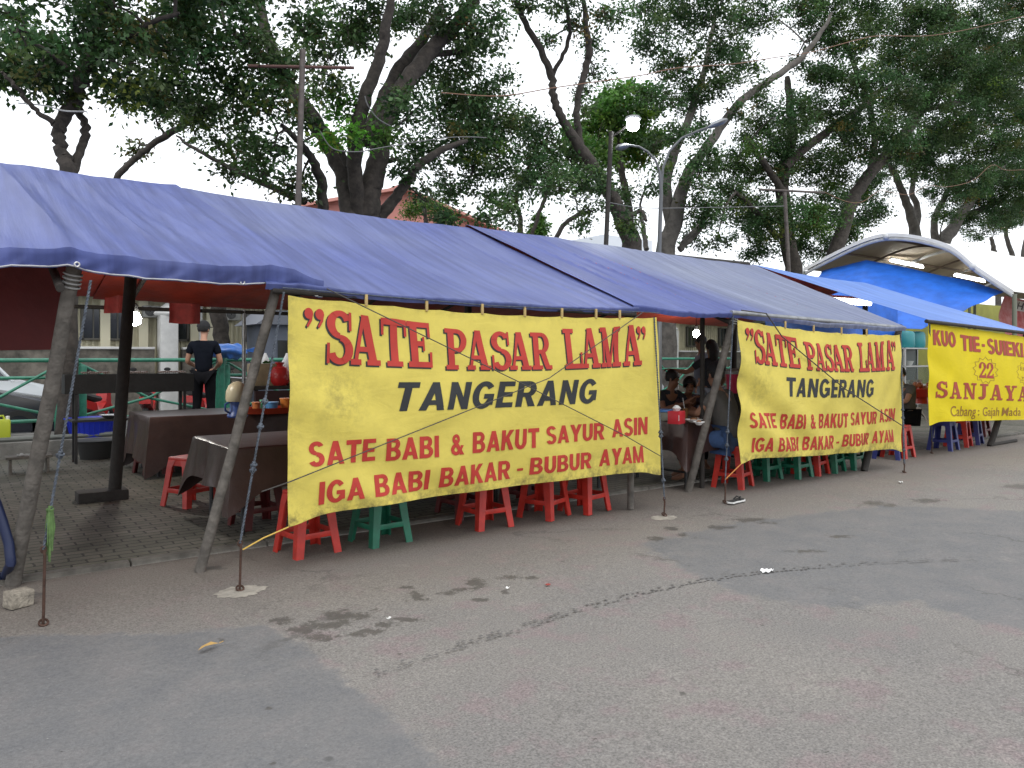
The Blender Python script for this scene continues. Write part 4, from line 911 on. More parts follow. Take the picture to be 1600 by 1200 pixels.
# ---------------------------------------------------------------- far buildings
SAL = mat('salmon_wall', (.58, .25, .22), .8, noise=.15, nscale=.5)
H = thing('salmon_house', 'salmon pink gabled building behind the big forked tree', 'building', (18.5, 37, 0))
gy = 34.0
part('wall', MB().prism([(11, gy, 0), (11, gy, 7.8), (18.2, gy, 9.75), (26, gy, 7.8), (26, gy, 0)], None, (0, 8, 0)), SAL, H, smooth=False)
part('roof', MB().add([(10.6, gy-.5, 7.75), (18.2, gy-.5, 9.9), (26.6, gy-.5, 7.72), (10.6, gy+8.4, 7.75), (18.2, gy+8.4, 9.9), (26.6, gy+8.4, 7.72), (10.6, gy-.5, 7.60), (18.2, gy-.5, 9.75), (26.6, gy-.5, 7.57), (10.6, gy+8.4, 7.60), (18.2, gy+8.4, 9.75), (26.6, gy+8.4, 7.57)],
     [(0, 1, 4, 3), (1, 2, 5, 4), (6, 9, 10, 7), (7, 10, 11, 8), (0, 6, 7, 1), (1, 7, 8, 2), (0, 3, 9, 6), (2, 8, 11, 5), (3, 4, 10, 9), (4, 5, 11, 10)]), mat('salmon_roof', (.62, .29, .25), .75, noise=.2, nscale=.7), H, smooth=False)
part('ridge_cap', MB().box((18.2, gy+3.9, 9.87), (.5, 9.2, .16), bev=.03), SAL, H)
for x in (14, 18.2, 22.5):
    part('window', MB().box((x, gy-.02, 5.6), (1.6, .1, 1.5)), GLASS, H, smooth=False)
c = W(945, 372, t=105)
B = thing('distant_block', 'hazy white apartment block far off, right of the lamp pole', 'building', (c.x, c.y, 0))
part('wall', MB().box((c.x, c.y, 8.6), (9, 9, 17.2)), mat('far_white', (.62, .66, .72), .8), B, smooth=False)  # haze of distance put into the pale bluish wall and window colours
m = MB()
for z in range(3): 
    for k in range(6): m.box((c.x-3.7+k*1.5, c.y-4.52, 7.5+z*3.2), (.8, .1, 1.5)); m.box((c.x-4.52, c.y-3.7+k*1.5, 7.5+z*3.2), (.1, .8, 1.5))
part('window_rows', m, mat('far_glass', (.36, .42, .50), .4), B, smooth=False)
# ---------------------------------------------------------------- white arched canopy beyond
CAN = mat('white_membrane', (.74, .73, .70), .6, noise=.12, nscale=1.5); TAN = mat('tan_membrane_underside', (.50, .42, .32), .7, noise=.2, nscale=1.2)
WST = mat('white_steel', (.55, .56, .57), .4, noise=.15, nscale=6)
CGp = 'white arched canopies past the stalls'
def canopy(label, X0, X1, sec, group):
    """vault along the row; sec: (y, z) of the near arch from back springing to front springing"""
    ys = sec[0][0]; ye = sec[-1][0]
    def ar(u):
        t = u*(len(sec)-1); i = min(len(sec)-2, int(t)); f = t-i
        p0, p1, p2, p3 = (Vector(sec[max(0, min(len(sec)-1, k))]) for k in (i-1, i, i+1, i+2))
        q = .5*((2*p1)+(p2-p0)*f+(2*p0-5*p1+4*p2-p3)*f*f+(3*p1-p0-3*p2+p3)*f**3); return q
    T = thing('arched_canopy', label, 'canopy', (X0, (ys+ye)/2, 0), group=group)
    sg = lambda v: .22*abs(math.sin(math.pi*v*3))
    part('membrane', MB().grid(lambda u, v: (X0+(X1-X0)*v, ar(u)[0], ar(u)[1]+.06-.3*(sg(v)-.0)*math.sin(math.pi*u)*.6), 40, 36, thick=.012, two=True), [CAN, TAN], T, fix=False)
    part('fascia', MB().grid(lambda u, v: (X0-.06, ar(u)[0], ar(u)[1]+.085-.09*v), 40, 1, thick=.03), CAN, T, fix=False)
    for k in range(4):
        x = X0+(X1-X0)*k/3; part('arch_tube', MB().tube([(x, ar(i/30)[0], ar(i/30)[1]-.06) for i in range(31)], .045, 10), WST, T)
    m = MB()
    for u in (.14, .34, .55, .78): q = ar(u); m.tube([(X0, q[0], q[1]-.05), (X1, q[0], q[1]-.05)], .032, 8)
    for k in range(3):
        x = X0+(X1-X0)*(k+.5)/3; m.tube([(x, ar(i/30)[0], ar(i/30)[1]-.09) for i in range(2, 29)], .03, 6)
    part('purlins', m, mat('brown_steel', (.16, .12, .09), .6), T)
    for x in (X0, X1):
        for q in (ar(0), ar(1)): part('column', MB().tube([(x, q[0], 0), (x, q[0], q[1])], .05, 12), mat('olive_steel', (.14, .15, .11), .5), T)
    for u in (.34, .78): q = ar(u); part('joint', MB().ball((X0-.05, q[0], q[1]), .085), WST, T)
    return T
canopy('white arched canopy with lit tubes above the bright blue stall', 20.0, 31.0, [(12.8, 3.96), (11.1, 4.56), (10.1, 4.62), (8.9, 4.22), (8.2, 3.60), (7.4, 2.95)], CGp)
canopy('second white arched canopy cut by the right edge of the photo', 32.0, 42.0, [(13.4, 3.9), (11.8, 4.75), (10.4, 4.9), (8.9, 4.5), (7.9, 3.8), (7.1, 3.0)], CGp)
WXp = lambda px, py, X: W(px, py, t=X/ray(px)[0])
A = [WXp(1283, 424, 20.3), WXp(1352, 406, 20.3), WXp(1460, 427, 20.3), WXp(1568, 455, 20.3)]
Bm = [WXp(1283, 475, 17.2), WXp(1352, 510, 17.2), WXp(1440, 515, 17.6), WXp(1502, 488, 18.6)]
def fn(u, v):
    t = u*3; i = min(2, int(t)); f = t-i
    a = A[i].lerp(A[i+1], f); b = Bm[i].lerp(Bm[i+1], f); p = a.lerp(b, v)
    return (p.x-.25*math.sin(math.pi*v)*(.5+.5*math.sin(u*5))+.14*n2(u*9, v*3, 4)+.05*n2(u*22, v*7, 5), p.y, p.z+.05*n2(u*6, v*4, 8))
solo('blue_sheet', MB().grid(fn, 60, 24, thick=.006), ROYAL, 'royal blue sheet slung below the white arched canopy', 'sheet', fix=False)
def fn(u, v): return (12.4+5*u, 8.75+.15*math.sin(u*9)+.1*n1(u*8, 3), 1.80+.92*v)
solo('blue_sheet', MB().grid(fn, 50, 10, thick=.006), ROYAL, 'royal blue sheet hanging at the back of the bright blue stall', 'sheet', fix=False)
solo('olive_wall', MB().box((34, 15.0, 1.9), (20, .3, 3.8)), mat('olive_paint', (.34, .34, .07), .8, noise=.2, nscale=2), 'olive yellow wall under the white arched canopies', 'wall', smooth=False)
T0, b0_ = W(1568, 462, Y=9.0), W(1588, 525, Y=8.6)
def fn(u, v):
    a = W(1568+60*u, 462+12*u, Y=9.0); b = W(1590+60*u, 545, Y=8.4); p = a.lerp(b, v); return (p.x, p.y+.25*math.sin(math.pi*v)+.06*n2(u*8, v*5, 6), p.z)
rb = thing('red_banner', 'red banner with white lettering hanging at the right edge of the photo', 'banner', tuple(fn(.5, 1)))
part('cloth', MB().grid(fn, 30, 24, thick=.006), mat('coral_red_cloth', (.50, .085, .085), .7, noise=.3, nscale=4, col2=(.62, .30, .30)), rb, fix=False)
fr = lambda x, y, o: Vector(fn(x, y))+Vector((0, -.02-o, 0))
part('label_patch', letters([[(.34, .04), (.95, .04), (.95, .24), (.34, .24)]], fr, .004, du=.08), WHT, rb, fix=False, smooth=False)
part('lettering', letters([[(x, .28-y) for x, y in q] for q in sans_word('HIN', (.40, .07, .80, .21), .01)], fr, .010, du=.08), mat('dark_ink', (.06, .06, .06), .7), rb, fix=False, smooth=False)

# ---------------------------------------------------------------- lamps, tubes, poles and wires
GLOW = mat('lit_lamp', (1, .97, .88), .5, emit=260); TUBE = mat('lit_tube', (1, 1, .95), .5, emit=14)
def bulb(p, top, label, r=.045):
    p = Vector(p); T = thing('light_bulb', label, 'lamp', tuple(p), group='lit bulbs under the roofs')
    part('bulb', MB().lathe(p+Vector((0, 0, -r*1.6)), [(r*.2, 0), (r*.75, r*.25), (r, r*.9), (r*.85, r*1.7), (r*.4, r*2.3)], 14), GLOW, T)
    part('socket', MB().lathe(p+Vector((0, 0, r*.7)), [(r*.45, 0), (r*.5, r*1.2), (r*.15, r*1.5)], 10), RUB, T)
    part('wire', MB().tube([p+Vector((0, 0, r*2)), Vector(top)], .005, 5), RUB, T)
p = W(211, 494, Y=9.4); bulb(p, (p.x-.05, p.y, 2.85), 'lit bulb beside the dark inner post at the left', .066)
p = W(1088, 519, Y=10.2); bulb(p, (p.x, p.y, 2.55), 'lit bulb behind the heads of the standing pair', .068)
def tube_lamp(a, b, label):
    a, b = Vector(a), Vector(b); T = thing('tube_lamp', label, 'lamp', tuple((a+b)/2), group='lit tube lamps')
    part('tube', MB().tube([a, b], .035, 10), TUBE, T); u_ = Vector((0, 0, .07)); part('fitting', MB().tube([a+u_, b+u_], .04, 4), WHT, T)
a = W(1287, 470, Y=7.4); tube_lamp(a, a+Vector((1.05, -.25, -.02)), 'lit tube lamp under the front of the bright blue roof')
for px, py, l_, lb in ((1392, 407, 1.6, 'lit tube lamp under the arched canopy, leftmost of the three'), (1492, 430, 1.6, 'lit tube lamp under the arched canopy, lower one of the three'), (1528, 425, 1.0, 'short lit tube lamp near the right end of the arched canopy')):
    a = W(px, py, t=22.5 if l_ > 1.2 else 25); tube_lamp(a, a+Vector((l_, -.15, -.10)), lb)
PIPE = mat('rusty_pipe', (.13, .11, .10), .65, metal=.3, noise=.5, nscale=7)
def upole(pxt, pyt, pxb, pyb, Y, r, label, m):
    t = W(pxt, pyt, Y=Y); b = W(pxb, pyb, Y=Y); dx = (b.x-t.x)/(t.z-b.z)*b.z
    T = thing('utility_pole', label, 'pole', (b.x+dx, Y, 0), group='tall poles behind the stalls')
    part('pole', MB().tube([(b.x+dx, Y, 0), tuple(b), tuple(t)], r, 12), m, T); return T, t
T, t = upole(473, 78, 466, 320, 12.6, .050, 'tall rusty pole with a crossbar in front of the big forked tree', PIPE)
td = depth(t); part('crossbar', MB().tube([W(388, 103, t=td), W(553, 106, t=td)], .028, 8), mat('red_brown_pipe', (.12, .055, .045), .7, noise=.4, nscale=9), T)
T, t = upole(955, 206, 947, 380, 12.8, .055, 'dark pole carrying the glowing street lamp', DARKW)
td = depth(t); part('bracket', MB().tube([W(956, 214, t=td), W(972, 203, t=td), W(984, 192, t=td)], .022, 8), DARKW, T)
part('lamp_head', MB().lathe(W(989, 186, t=td), [(.03, .06), (.16, .05), (.19, 0), (.17, -.02)], 16), MET, T)
part('lamp_globe', MB().ball(W(989, 196, t=td), (.15, .15, .13)), mat('street_glow', (.95, .98, 1), .5, emit=60), T)
T, t = upole(1226, 300, 1232, 410, 13.6, .055, 'thin pole with a crossbar below the right hand trees', PIPE)
td = depth(t); part('crossbar', MB().tube([W(1186, 296, t=td), W(1288, 301, t=td)], .035, 8), PIPE, T)
b = W(1030, 390, t=17.5)
T = thing('street_lamp', 'grey double armed street lamp arching out of the trees', 'street lamp', (b.x, b.y, 0))
part('pole', MB().tube([(b.x, b.y, 0), tuple(b), tuple(W(1033, 300, t=17.5)), tuple(W(1031, 268, t=17.5))], [.07, .050, .044, .04], 12), mat('street_grey', (.10, .105, .11), .5), T)
part('arm', MB().tube([W(x, y, t=17.5) for x, y in ((1033, 300), (1031, 268), (1024, 250), (1012, 237), (998, 229), (982, 227))], .026, 8), mat('street_grey', (.10, .105, .11), .5), T)
part('arm', MB().tube([W(x, y, t=17.5) for x, y in ((1033, 300), (1036, 262), (1046, 236), (1066, 215), (1094, 203), (1110, 198))], .026, 8), mat('street_grey', (0, 0, 0)), T)
for x0, y0, x1, y1 in ((984, 227, 962, 232), (1106, 199, 1136, 187)):
    a, b = W(x0, y0, t=17.5), W(x1, y1, t=17.5); part('lamp_head', MB().tube([a, a.lerp(b, .3), a.lerp(b, .8), b], [.04, .11, .12, .05], 10, flat=.6), MET, T)
def wire(pts, Y, r, m, label, group='wires strung above the stalls'):
    P = []
    for j in range(len(pts)-1):
        p0, a, b, p3 = (Vector(pts[max(0, min(len(pts)-1, q))]) for q in (j-1, j, j+1, j+2))
        for i in range(6):
            f = i/6; c = .5*((2*a)+(b-p0)*f+(2*p0-5*a+4*b-p3)*f*f+(3*a-p0-3*b+p3)*f**3); P.append(W(c.x, c.y, Y=Y))
    P.append(W(*pts[-1], Y=Y)); return solo('wire', MB().tube(P, r, 5), m, label, 'wire', group)
OW = mat('orange_wire', (.17, .085, .05), .7); GW = mat('grey_wire', (.13, .13, .13), .7)
wire([(690, 145), (780, 150), (860, 138), (930, 128), (1000, 118), (1060, 106), (1145, 100), (1210, 90), (1265, 82), (1340, 62), (1375, 56), (1460, 55), (1560, 35), (1640, 14)], 12.0, .011, OW, 'long orange wire running through the crowns to the top right')
wire([(895, 308), (930, 312), (960, 318), (1010, 325), (1120, 324), (1225, 322)], 12.8, .010, GW, 'grey wire from the lamp pole to the thin crossbar pole')
wire([(1288, 300), (1320, 314), (1345, 316), (1370, 300), (1380, 298), (1420, 304), (1450, 290), (1480, 292), (1520, 282), (1550, 258), (1575, 266), (1640, 262)], 13.4, .010, OW, 'sagging wire across the right hand trees')
wire([(500, 205), (520, 232), (560, 237), (600, 230), (700, 215), (760, 215)], 12.9, .010, GW, 'loose grey wire looped through the forked tree')
wire([(570, 150), (575, 165), (590, 185), (610, 197)], 13.0, .011, GW, 'short hanging wire loop on the forked tree')
wire([(28, 161), (70, 165), (100, 173), (135, 174)], 13.6, .012, WHT, 'pale cord tied round the leftmost tree')
# ---------------------------------------------------------------- trees
def leaf_mesh(name, P, N, D, S, Tn, m, off):
    """one small pointed leaf per row: position, normal, direction, size, tint"""
    k = len(P); B_ = np.cross(N, D); B_ /= np.linalg.norm(B_, axis=1)[:, None]+1e-9
    L = S[:, None]; wd = L*.27
    q0 = P; q1 = P+D*L*.42+B_*wd-N*L*.04; q2 = P+D*L-N*L*.16; q3 = P+D*L*.42-B_*wd-N*L*.04
    V = np.stack([q0, q1, q2, q3], 1).reshape(-1, 3)-np.array(off)
    me = bpy.data.meshes.new(name); me.vertices.add(4*k); me.vertices.foreach_set('co', V.ravel())
    me.loops.add(4*k); me.loops.foreach_set('vertex_index', np.arange(4*k)); me.polygons.add(k)
    me.polygons.foreach_set('loop_start', np.arange(0, 4*k, 4)); me.polygons.foreach_set('loop_total', np.full(k, 4)); me.update()
    at = me.attributes.new('tint', 'FLOAT_COLOR', 'POINT'); at.data.foreach_set('color', np.repeat(np.concatenate([Tn, np.ones((k, 1))], 1), 4, 0).astype(np.float32).ravel())
    me.materials.append(m); return me
LEAF = mat('leaf', (.060, .110, .042), .45, transl=.42, attr='tint', spec=.35)
BARK = mat('bark', (.060, .050, .042), .9, noise=.6, nscale=7, bump=1.0, bscale=14); BARKL = mat('pale_bark', (.11, .10, .088), .9, noise=.5, nscale=6, bump=.8, bscale=14)
rg = np.random.default_rng(11)
def tree(label, Y, limbs, blobs, base=None, bark=BARK, tint=(1, 1, 1), depth_spread=1.6, leaf=.105, dens=1.0, group='trees behind the stalls', name='tree', seed=0):
    r2 = random.Random(seed+5)
    l0 = limbs[0]; p0 = W(l0[0][0], l0[0][1], Y=Y)
    gx = p0.x+(base or 0); T = thing(name, label, 'tree', (gx, Y, 0), group=group)
    mb = MB(); limbpts = []
    for li, lm in enumerate(limbs):
        P = []; rad = []; y = Y; dy = r2.uniform(-.35, .35)
        for i, (px, py, wp) in enumerate(lm):
            yy = Y+(dy*i if li else dy*.4*i)
            p = W(px, py, Y=yy); P.append(p); rad.append(wp*.41/1200*depth(p))
        if li == 0: P.insert(0, Vector((gx, Y, 0))); rad.insert(0, rad[0]*1.35); P.insert(1, Vector(((gx+P[1].x)/2, Y, P[1].z*.5))); rad.insert(1, rad[1]*1.08)
        Q = []; q = []
        for i in range(len(P)-1):                     # Catmull-Rom with a little crook
            a, b, c, d = P[max(i-1, 0)], P[i], P[i+1], P[min(i+2, len(P)-1)]
            for k in range(5):
                t = k/5; Q.append(.5*((2*b)+(c-a)*t+(2*a-5*b+4*c-d)*t*t+(3*b-a-3*c+d)*t**3)+Vector((n1(i*5+k, li+seed), n1(i*5+k, li+40+seed), 0))*.06); q.append((rad[i]*(1-t)+rad[i+1]*t)*(1+.07*n1(i*3.7+k*.9, li)))
        Q.append(P[-1]); q.append(rad[-1]*.8)
        mb.tube(Q, q, 11); limbpts += Q[10::4]
    cen = []
    for (px, py, rp, *o) in blobs:
        dn = o[0] if o else 1.0; tn = o[1] if len(o) > 1 else (1, 1, 1)
        yy = Y+r2.uniform(-depth_spread, depth_spread); c = W(px, py, Y=yy); Rr = rp*.85/1200*depth(c); cen.append((c, Rr, dn, tn))
    # thin boughs from the limbs out to every mass of leaves, nearest first
    nodes = [(Vector(v), .06) for v in limbpts]; todo = list(cen)
    while todo:
        best = None
        for i, cc in enumerate(todo):
            for q, r_ in nodes:
                d_ = (q-cc[0]).length
                if best is None or d_ < best[0]: best = (d_, i, q, r_)
        d_, i, q, r_ = best; cc = todo.pop(i); e = cc[0]; r0 = min(r_, .022+.010*d_)
        md = q.lerp(e, .5)+Vector((r2.uniform(-.1, .1), r2.uniform(-.1, .1), .12*d_))
        mb.tube([q, q.lerp(md, .5)+Vector((0, 0, .02*d_)), md, md.lerp(e, .5)+Vector((0, 0, .02)), e], [r0, r0*.9, r0*.75, r0*.6, r0*.45], 6)
        nodes.append((e, r0*.6)); nodes.append((md, r0*.8))
    AP, AN, AD, AS, AT = [], [], [], [], []
    for (c, Rr, dn, tn) in cen:
        nc = max(4, int(38*dn*dens*(Rr/.8)**2.1)); d = rg.normal(size=(nc, 3)); d /= np.linalg.norm(d, axis=1)[:, None]
        rr = Rr*(rg.random(nc)**.45)*1.05; C = np.array(c)+d*rr[:, None]*np.array([1, 1.0, .85])
        for k in range(min(5, nc)):
            e = Vector(C[k]); mb.tube([c, c.lerp(e, .5)+Vector((r2.uniform(-.1, .1), 0, r2.uniform(-.1, .1))), e], [.022, .015, .006], 4, cap=False)
        for cc in C:
            m = int(50+36*rg.random()); s = .13+.15*rg.random()
            ps = cc+rg.normal(size=(m, 3))*s*np.array([.8, .8, .55]); N = rg.normal(size=(m, 3))*.75+np.array([0, 0, .75]); N /= np.linalg.norm(N, axis=1)[:, None]
            D = (ps-cc)+rg.normal(size=(m, 3))*.25+np.array([0, 0, -.12]); D -= N*(D*N).sum(1)[:, None]; D /= np.linalg.norm(D, axis=1)[:, None]+1e-9
            AP.append(ps); AN.append(N); AD.append(D); AS.append(leaf*(.6+.8*rg.random(m)))
            h = .50+1.05*rg.random()**1.6; t3 = np.array([h*(.75+.5*rg.random()**2), h, h*(.7+.3*rg.random())])*np.array(tint)*np.array(tn)
            if rg.random() < .05: t3 = t3*np.array([1.7, 1.35, .7])
            elif rg.random() < .025: t3 = t3*np.array([2.0, .9, .8])
            AT.append(np.tile(t3, (m, 1))*(.85+.3*rg.random((m, 1))))
    part('trunk', mb, bark, T, fix=False)
    me = leaf_mesh('crown', np.concatenate(AP), np.concatenate(AN), np.concatenate(AD), np.concatenate(AS), np.concatenate(AT), LEAF, ORG[T])
    o = link(bpy.data.objects.new('crown', me)); o.parent = T; ORG[o] = ORG[T]
    return T
LG = (1.9, 2.4, .9); MG = (1.35, 1.5, .9)  # brighter tints: light on some leaf masses put into the leaf colour
tree('leftmost tree with two upright stems and a white cord tied round it', 13.6,
     [[(105, 278, 30), (99, 245, 24), (92, 215, 22), (95, 192, 24), (112, 168, 26), (124, 135, 26), (136, 95, 24), (150, 45, 18), (165, 0, 12)],
      [(110, 276, 20), (122, 240, 16), (134, 205, 15), (126, 178, 13), (122, 158, 15)], [(88, 196, 12), (62, 176, 9), (40, 155, 9), (20, 130, 8), (2, 112, 6)], [(124, 140, 16), (100, 105, 12), (70, 80, 9), (40, 60, 6)], [(134, 100, 14), (180, 70, 12), (230, 40, 10), (280, 20, 7)]],
     [(20, 95, 58), (62, 112, 50), (110, 105, 50), (150, 62, 56), (205, 45, 62), (205, 112, 48), (135, 18, 40), (100, 70, 34), (258, 80, 52), (92, 140, 26), (165, 128, 36), (28, 45, 36), (285, 20, 56), (45, 72, 40), (180, 10, 50), (0, 110, 40), (230, 155, 26), (60, -40, 60), (170, -70, 70), (280, -70, 70), (-60, 40, 70), (10, 20, 28), (185, 146, 26)], seed=1)
tree('leaning thin stemmed tree whose trunk shows behind the man in black', 19.5,
     [[(346, 545, 30), (342, 490, 30), (330, 440, 24), (270, 370, 18), (205, 320, 15), (183, 285, 13), (200, 258, 12), (228, 234, 12), (258, 213, 13), (290, 194, 12), (310, 178, 8), (330, 160, 5)], [(258, 213, 6), (248, 195, 4), (243, 185, 3)]],
     [(215, 237, 6, .5), (300, 195, 34), (335, 170, 30), (262, 178, 24), (240, 162, 24), (290, 150, 36)], base=.0, seed=2)
tree('big forked tree with several thick dark stems behind the rusty pole', 15.0,
     [[(574, 345, 50), (576, 322, 46), (580, 285, 42), (590, 250, 38), (600, 190, 36), (632, 135, 34), (668, 85, 30), (705, 45, 26), (745, 0, 22)],
      [(550, 345, 38), (536, 275, 32), (512, 225, 30), (488, 185, 30), (462, 150, 28), (436, 105, 26), (415, 50, 22), (402, -10, 18)],
      [(560, 345, 30), (556, 270, 28), (556, 215, 30), (568, 160, 26), (590, 105, 24), (602, 50, 20), (612, -10, 14)],
      [(575, 225, 30), (596, 160, 26), (625, 105, 24), (660, 60, 20), (690, 10, 16)], [(505, 330, 22), (500, 280, 20), (484, 245, 16), (466, 220, 12), (440, 195, 8)],
      [(592, 340, 26), (615, 312, 22), (636, 285, 20), (656, 257, 17), (690, 235, 13), (730, 220, 8)], [(478, 316, 16), (455, 306, 14), (420, 290, 12), (380, 272, 10), (340, 252, 8), (305, 232, 7), (275, 212, 4)], [(585, 255, 14), (620, 248, 8)],
      [(545, 260, 14), (520, 215, 12), (500, 200, 8)], [(436, 105, 16), (390, 70, 12), (350, 40, 8)], [(668, 85, 14), (720, 80, 10), (765, 60, 6)]],
     [(262, 135, 52), (322, 98, 60), (305, 38, 56), (378, 55, 62), (365, 148, 56), (420, 165, 50), (232, 158, 36), (318, 175, 34), (382, 218, 38), (336, 222, 28), (428, 228, 40), (412, 272, 28), (366, 270, 18), (440, 110, 50), (350, 0, 56), (450, 290, 24), (395, 250, 24), (478, 40, 50), (470, 190, 30),
      (540, 40, 40), (560, 60, 44), (640, 25, 46), (700, 95, 54), (748, 55, 44), (640, 180, 46), (702, 160, 60), (758, 150, 42), (520, 120, 36), (660, 235, 42), (722, 222, 52), (780, 245, 46), (798, 185, 36), (640, 265, 22), (528, 165, 40, .7, LG), (505, 150, 24, .8, LG), (600, 225, 24, .7, MG), (700, 290, 34), (692, 335, 20), (762, 308, 28), (740, 262, 40), (515, 90, 34), (790, 120, 22), (640, 130, 30),
      (508, 215, 12, 1, LG), (548, 205, 16, .8, LG), (590, 190, 14, .8, LG), (660, 312, 20, .9), (760, 340, 18), (770, 200, 44), (400, -60, 80), (520, -70, 80), (640, -70, 80), (740, -50, 60), (300, -60, 70), (775, 20, 30), (700, 30, 46), (590, 20, 40), (468, 290, 26), (735, 190, 44)], seed=3)
tree('slender crooked tree with a tall bare fork left of the glowing lamp', 15.6,
     [[(988, 392, 40), (972, 345, 32), (955, 305, 26), (932, 268, 24), (906, 230, 22), (890, 205, 19), (874, 178, 16), (864, 150, 15), (862, 120, 15), (848, 85, 13), (826, 45, 12), (805, 0, 10)],
      [(906, 226, 15), (902, 185, 13), (904, 150, 12), (914, 110, 13), (921, 85, 14), (917, 50, 12), (912, 0, 9)], [(862, 120, 9), (876, 92, 8), (889, 58, 8), (886, 25, 7), (882, -10, 6)], [(955, 305, 12), (925, 295, 8), (895, 300, 6)], [(972, 345, 12), (1000, 330, 8), (1010, 345, 7)]],
     [(842, 255, 38), (828, 205, 34), (872, 290, 34), (912, 172, 14), (925, 66, 22), (880, 12, 26), (826, 12, 24), (858, 62, 12, .7), (948, 22, 26), (962, 300, 30), (925, 330, 22), (905, 275, 34), (978, 345, 26), (926, 118, 16), (921, 145, 14, .7), (850, 225, 40), (885, 245, 34), (930, 280, 30), (830, 290, 28), (800, 330, 18), (900, 40, 16, .6), (905, 350, 14), (970, 20, 20), (800, -40, 50), (900, -50, 60)], seed=4)
tree('bright green younger tree behind the glowing street lamp', 20,
     [[(985, 350, 16), (975, 290, 14), (968, 230, 10), (962, 180, 6)]],
     [(958, 150, 30), (940, 190, 38), (990, 180, 36), (905, 215, 36), (970, 235, 44), (1005, 150, 24), (930, 240, 40), (1010, 220, 36), (955, 175, 34), (1030, 172, 14), (985, 128, 14)], tint=(1.7, 1.9, 1.1), seed=5, leaf=.15)
tree('thin bare stemmed sapling clump in the gap left of the lamp pole', 22,
     [[(812, 372, 11), (812, 340, 9), (806, 312, 8), (816, 285, 6)], [(828, 378, 8), (838, 345, 7), (850, 312, 8), (862, 285, 5)], [(866, 380, 9), (880, 352, 9), (905, 335, 8), (925, 330, 5)]],
     [(800, 300, 22), (822, 270, 26), (868, 272, 26), (800, 350, 12), (858, 288, 16), (790, 322, 16)], seed=6)
tree('small pointed conifer on the skyline behind the long roof', 34, [[(840, 400, 5), (841, 365, 4), (842, 340, 2)]],
     [(842, 340, 4), (842, 350, 7), (841, 360, 10), (840, 370, 12)], tint=(1.2, 1.5, .8), depth_spread=.15, leaf=.2, group='small trees on the skyline', name='conifer', seed=7, dens=3)
tree('bushy green tree low beside the salmon gable', 26, [[(668, 380, 10), (665, 340, 8), (662, 320, 5)]],
     [(655, 328, 24), (690, 330, 20), (640, 335, 14), (670, 312, 14), (700, 345, 14)], tint=(1.3, 1.6, .7), group='small trees on the skyline', seed=8)
tree('pale trunked tree just right of the arched street lamp', 16.2,
     [[(1040, 395, 38), (1054, 350, 30), (1062, 310, 26), (1074, 275, 22), (1096, 240, 18), (1118, 212, 17), (1137, 182, 16), (1158, 158, 15), (1184, 138, 13), (1218, 115, 13), (1252, 90, 11), (1280, 55, 9), (1300, 20, 5)],
      [(1050, 360, 22), (1042, 310, 20), (1046, 260, 18), (1066, 210, 16), (1082, 170, 14), (1098, 120, 12), (1110, 60, 9), (1120, 0, 6)], [(1068, 380, 12), (1094, 350, 9), (1110, 325, 7)], [(1010, 390, 10), (1004, 350, 8), (1000, 320, 5)], [(1062, 390, 14), (1080, 372, 10), (1100, 350, 8)]],
     [(1020, 52, 34), (1060, 30, 46), (1052, 102, 40), (1040, 150, 28), (1082, 150, 40), (1062, 205, 28), (1025, 225, 20), (1092, 268, 36), (1100, 328, 40), (1085, 368, 26), (1128, 78, 46), (1112, 15, 46), (1180, 25, 44), (1160, 105, 30), (1195, 128, 16), (1240, 100, 16), (1272, 62, 18), (1150, 175, 18), (1010, 20, 30), (1035, 258, 22), (1015, 288, 22), (1105, 240, 26), (1130, 130, 30), (1095, 200, 24), (1060, -50, 60), (1160, -50, 60), (1008, 75, 22)], bark=BARKL, seed=9)
tree('dense tree above the thin crossbar pole', 16.8,
     [[(1240, 430, 34), (1230, 370, 28), (1224, 310, 26), (1224, 265, 24), (1236, 225, 20), (1236, 175, 16), (1230, 120, 11)], [(1226, 262, 18), (1258, 232, 16), (1300, 200, 14), (1345, 168, 12), (1370, 145, 10), (1400, 130, 6)], [(1224, 300, 14), (1190, 250, 12), (1165, 215, 8)], [(1215, 370, 12), (1180, 330, 10), (1150, 300, 7)]],
     [(1188, 205, 48), (1246, 172, 44), (1150, 262, 46), (1210, 262, 46), (1275, 255, 52), (1162, 335, 50), (1215, 345, 52), (1285, 330, 48), (1336, 300, 44), (1370, 325, 30), (1276, 118, 32), (1300, 178, 50), (1182, 160, 22), (1185, 385, 34), (1245, 390, 36), (1120, 375, 20), (1295, 385, 30), (1140, 300, 36), (1330, 250, 40), (1236, 220, 34), (1322, 365, 34), (1268, 345, 38, 1, MG), (1300, 290, 24, 1, (1.8, 1.7, .8)), (1178, 232, 20, 1, MG), (1350, 345, 24)], seed=10)
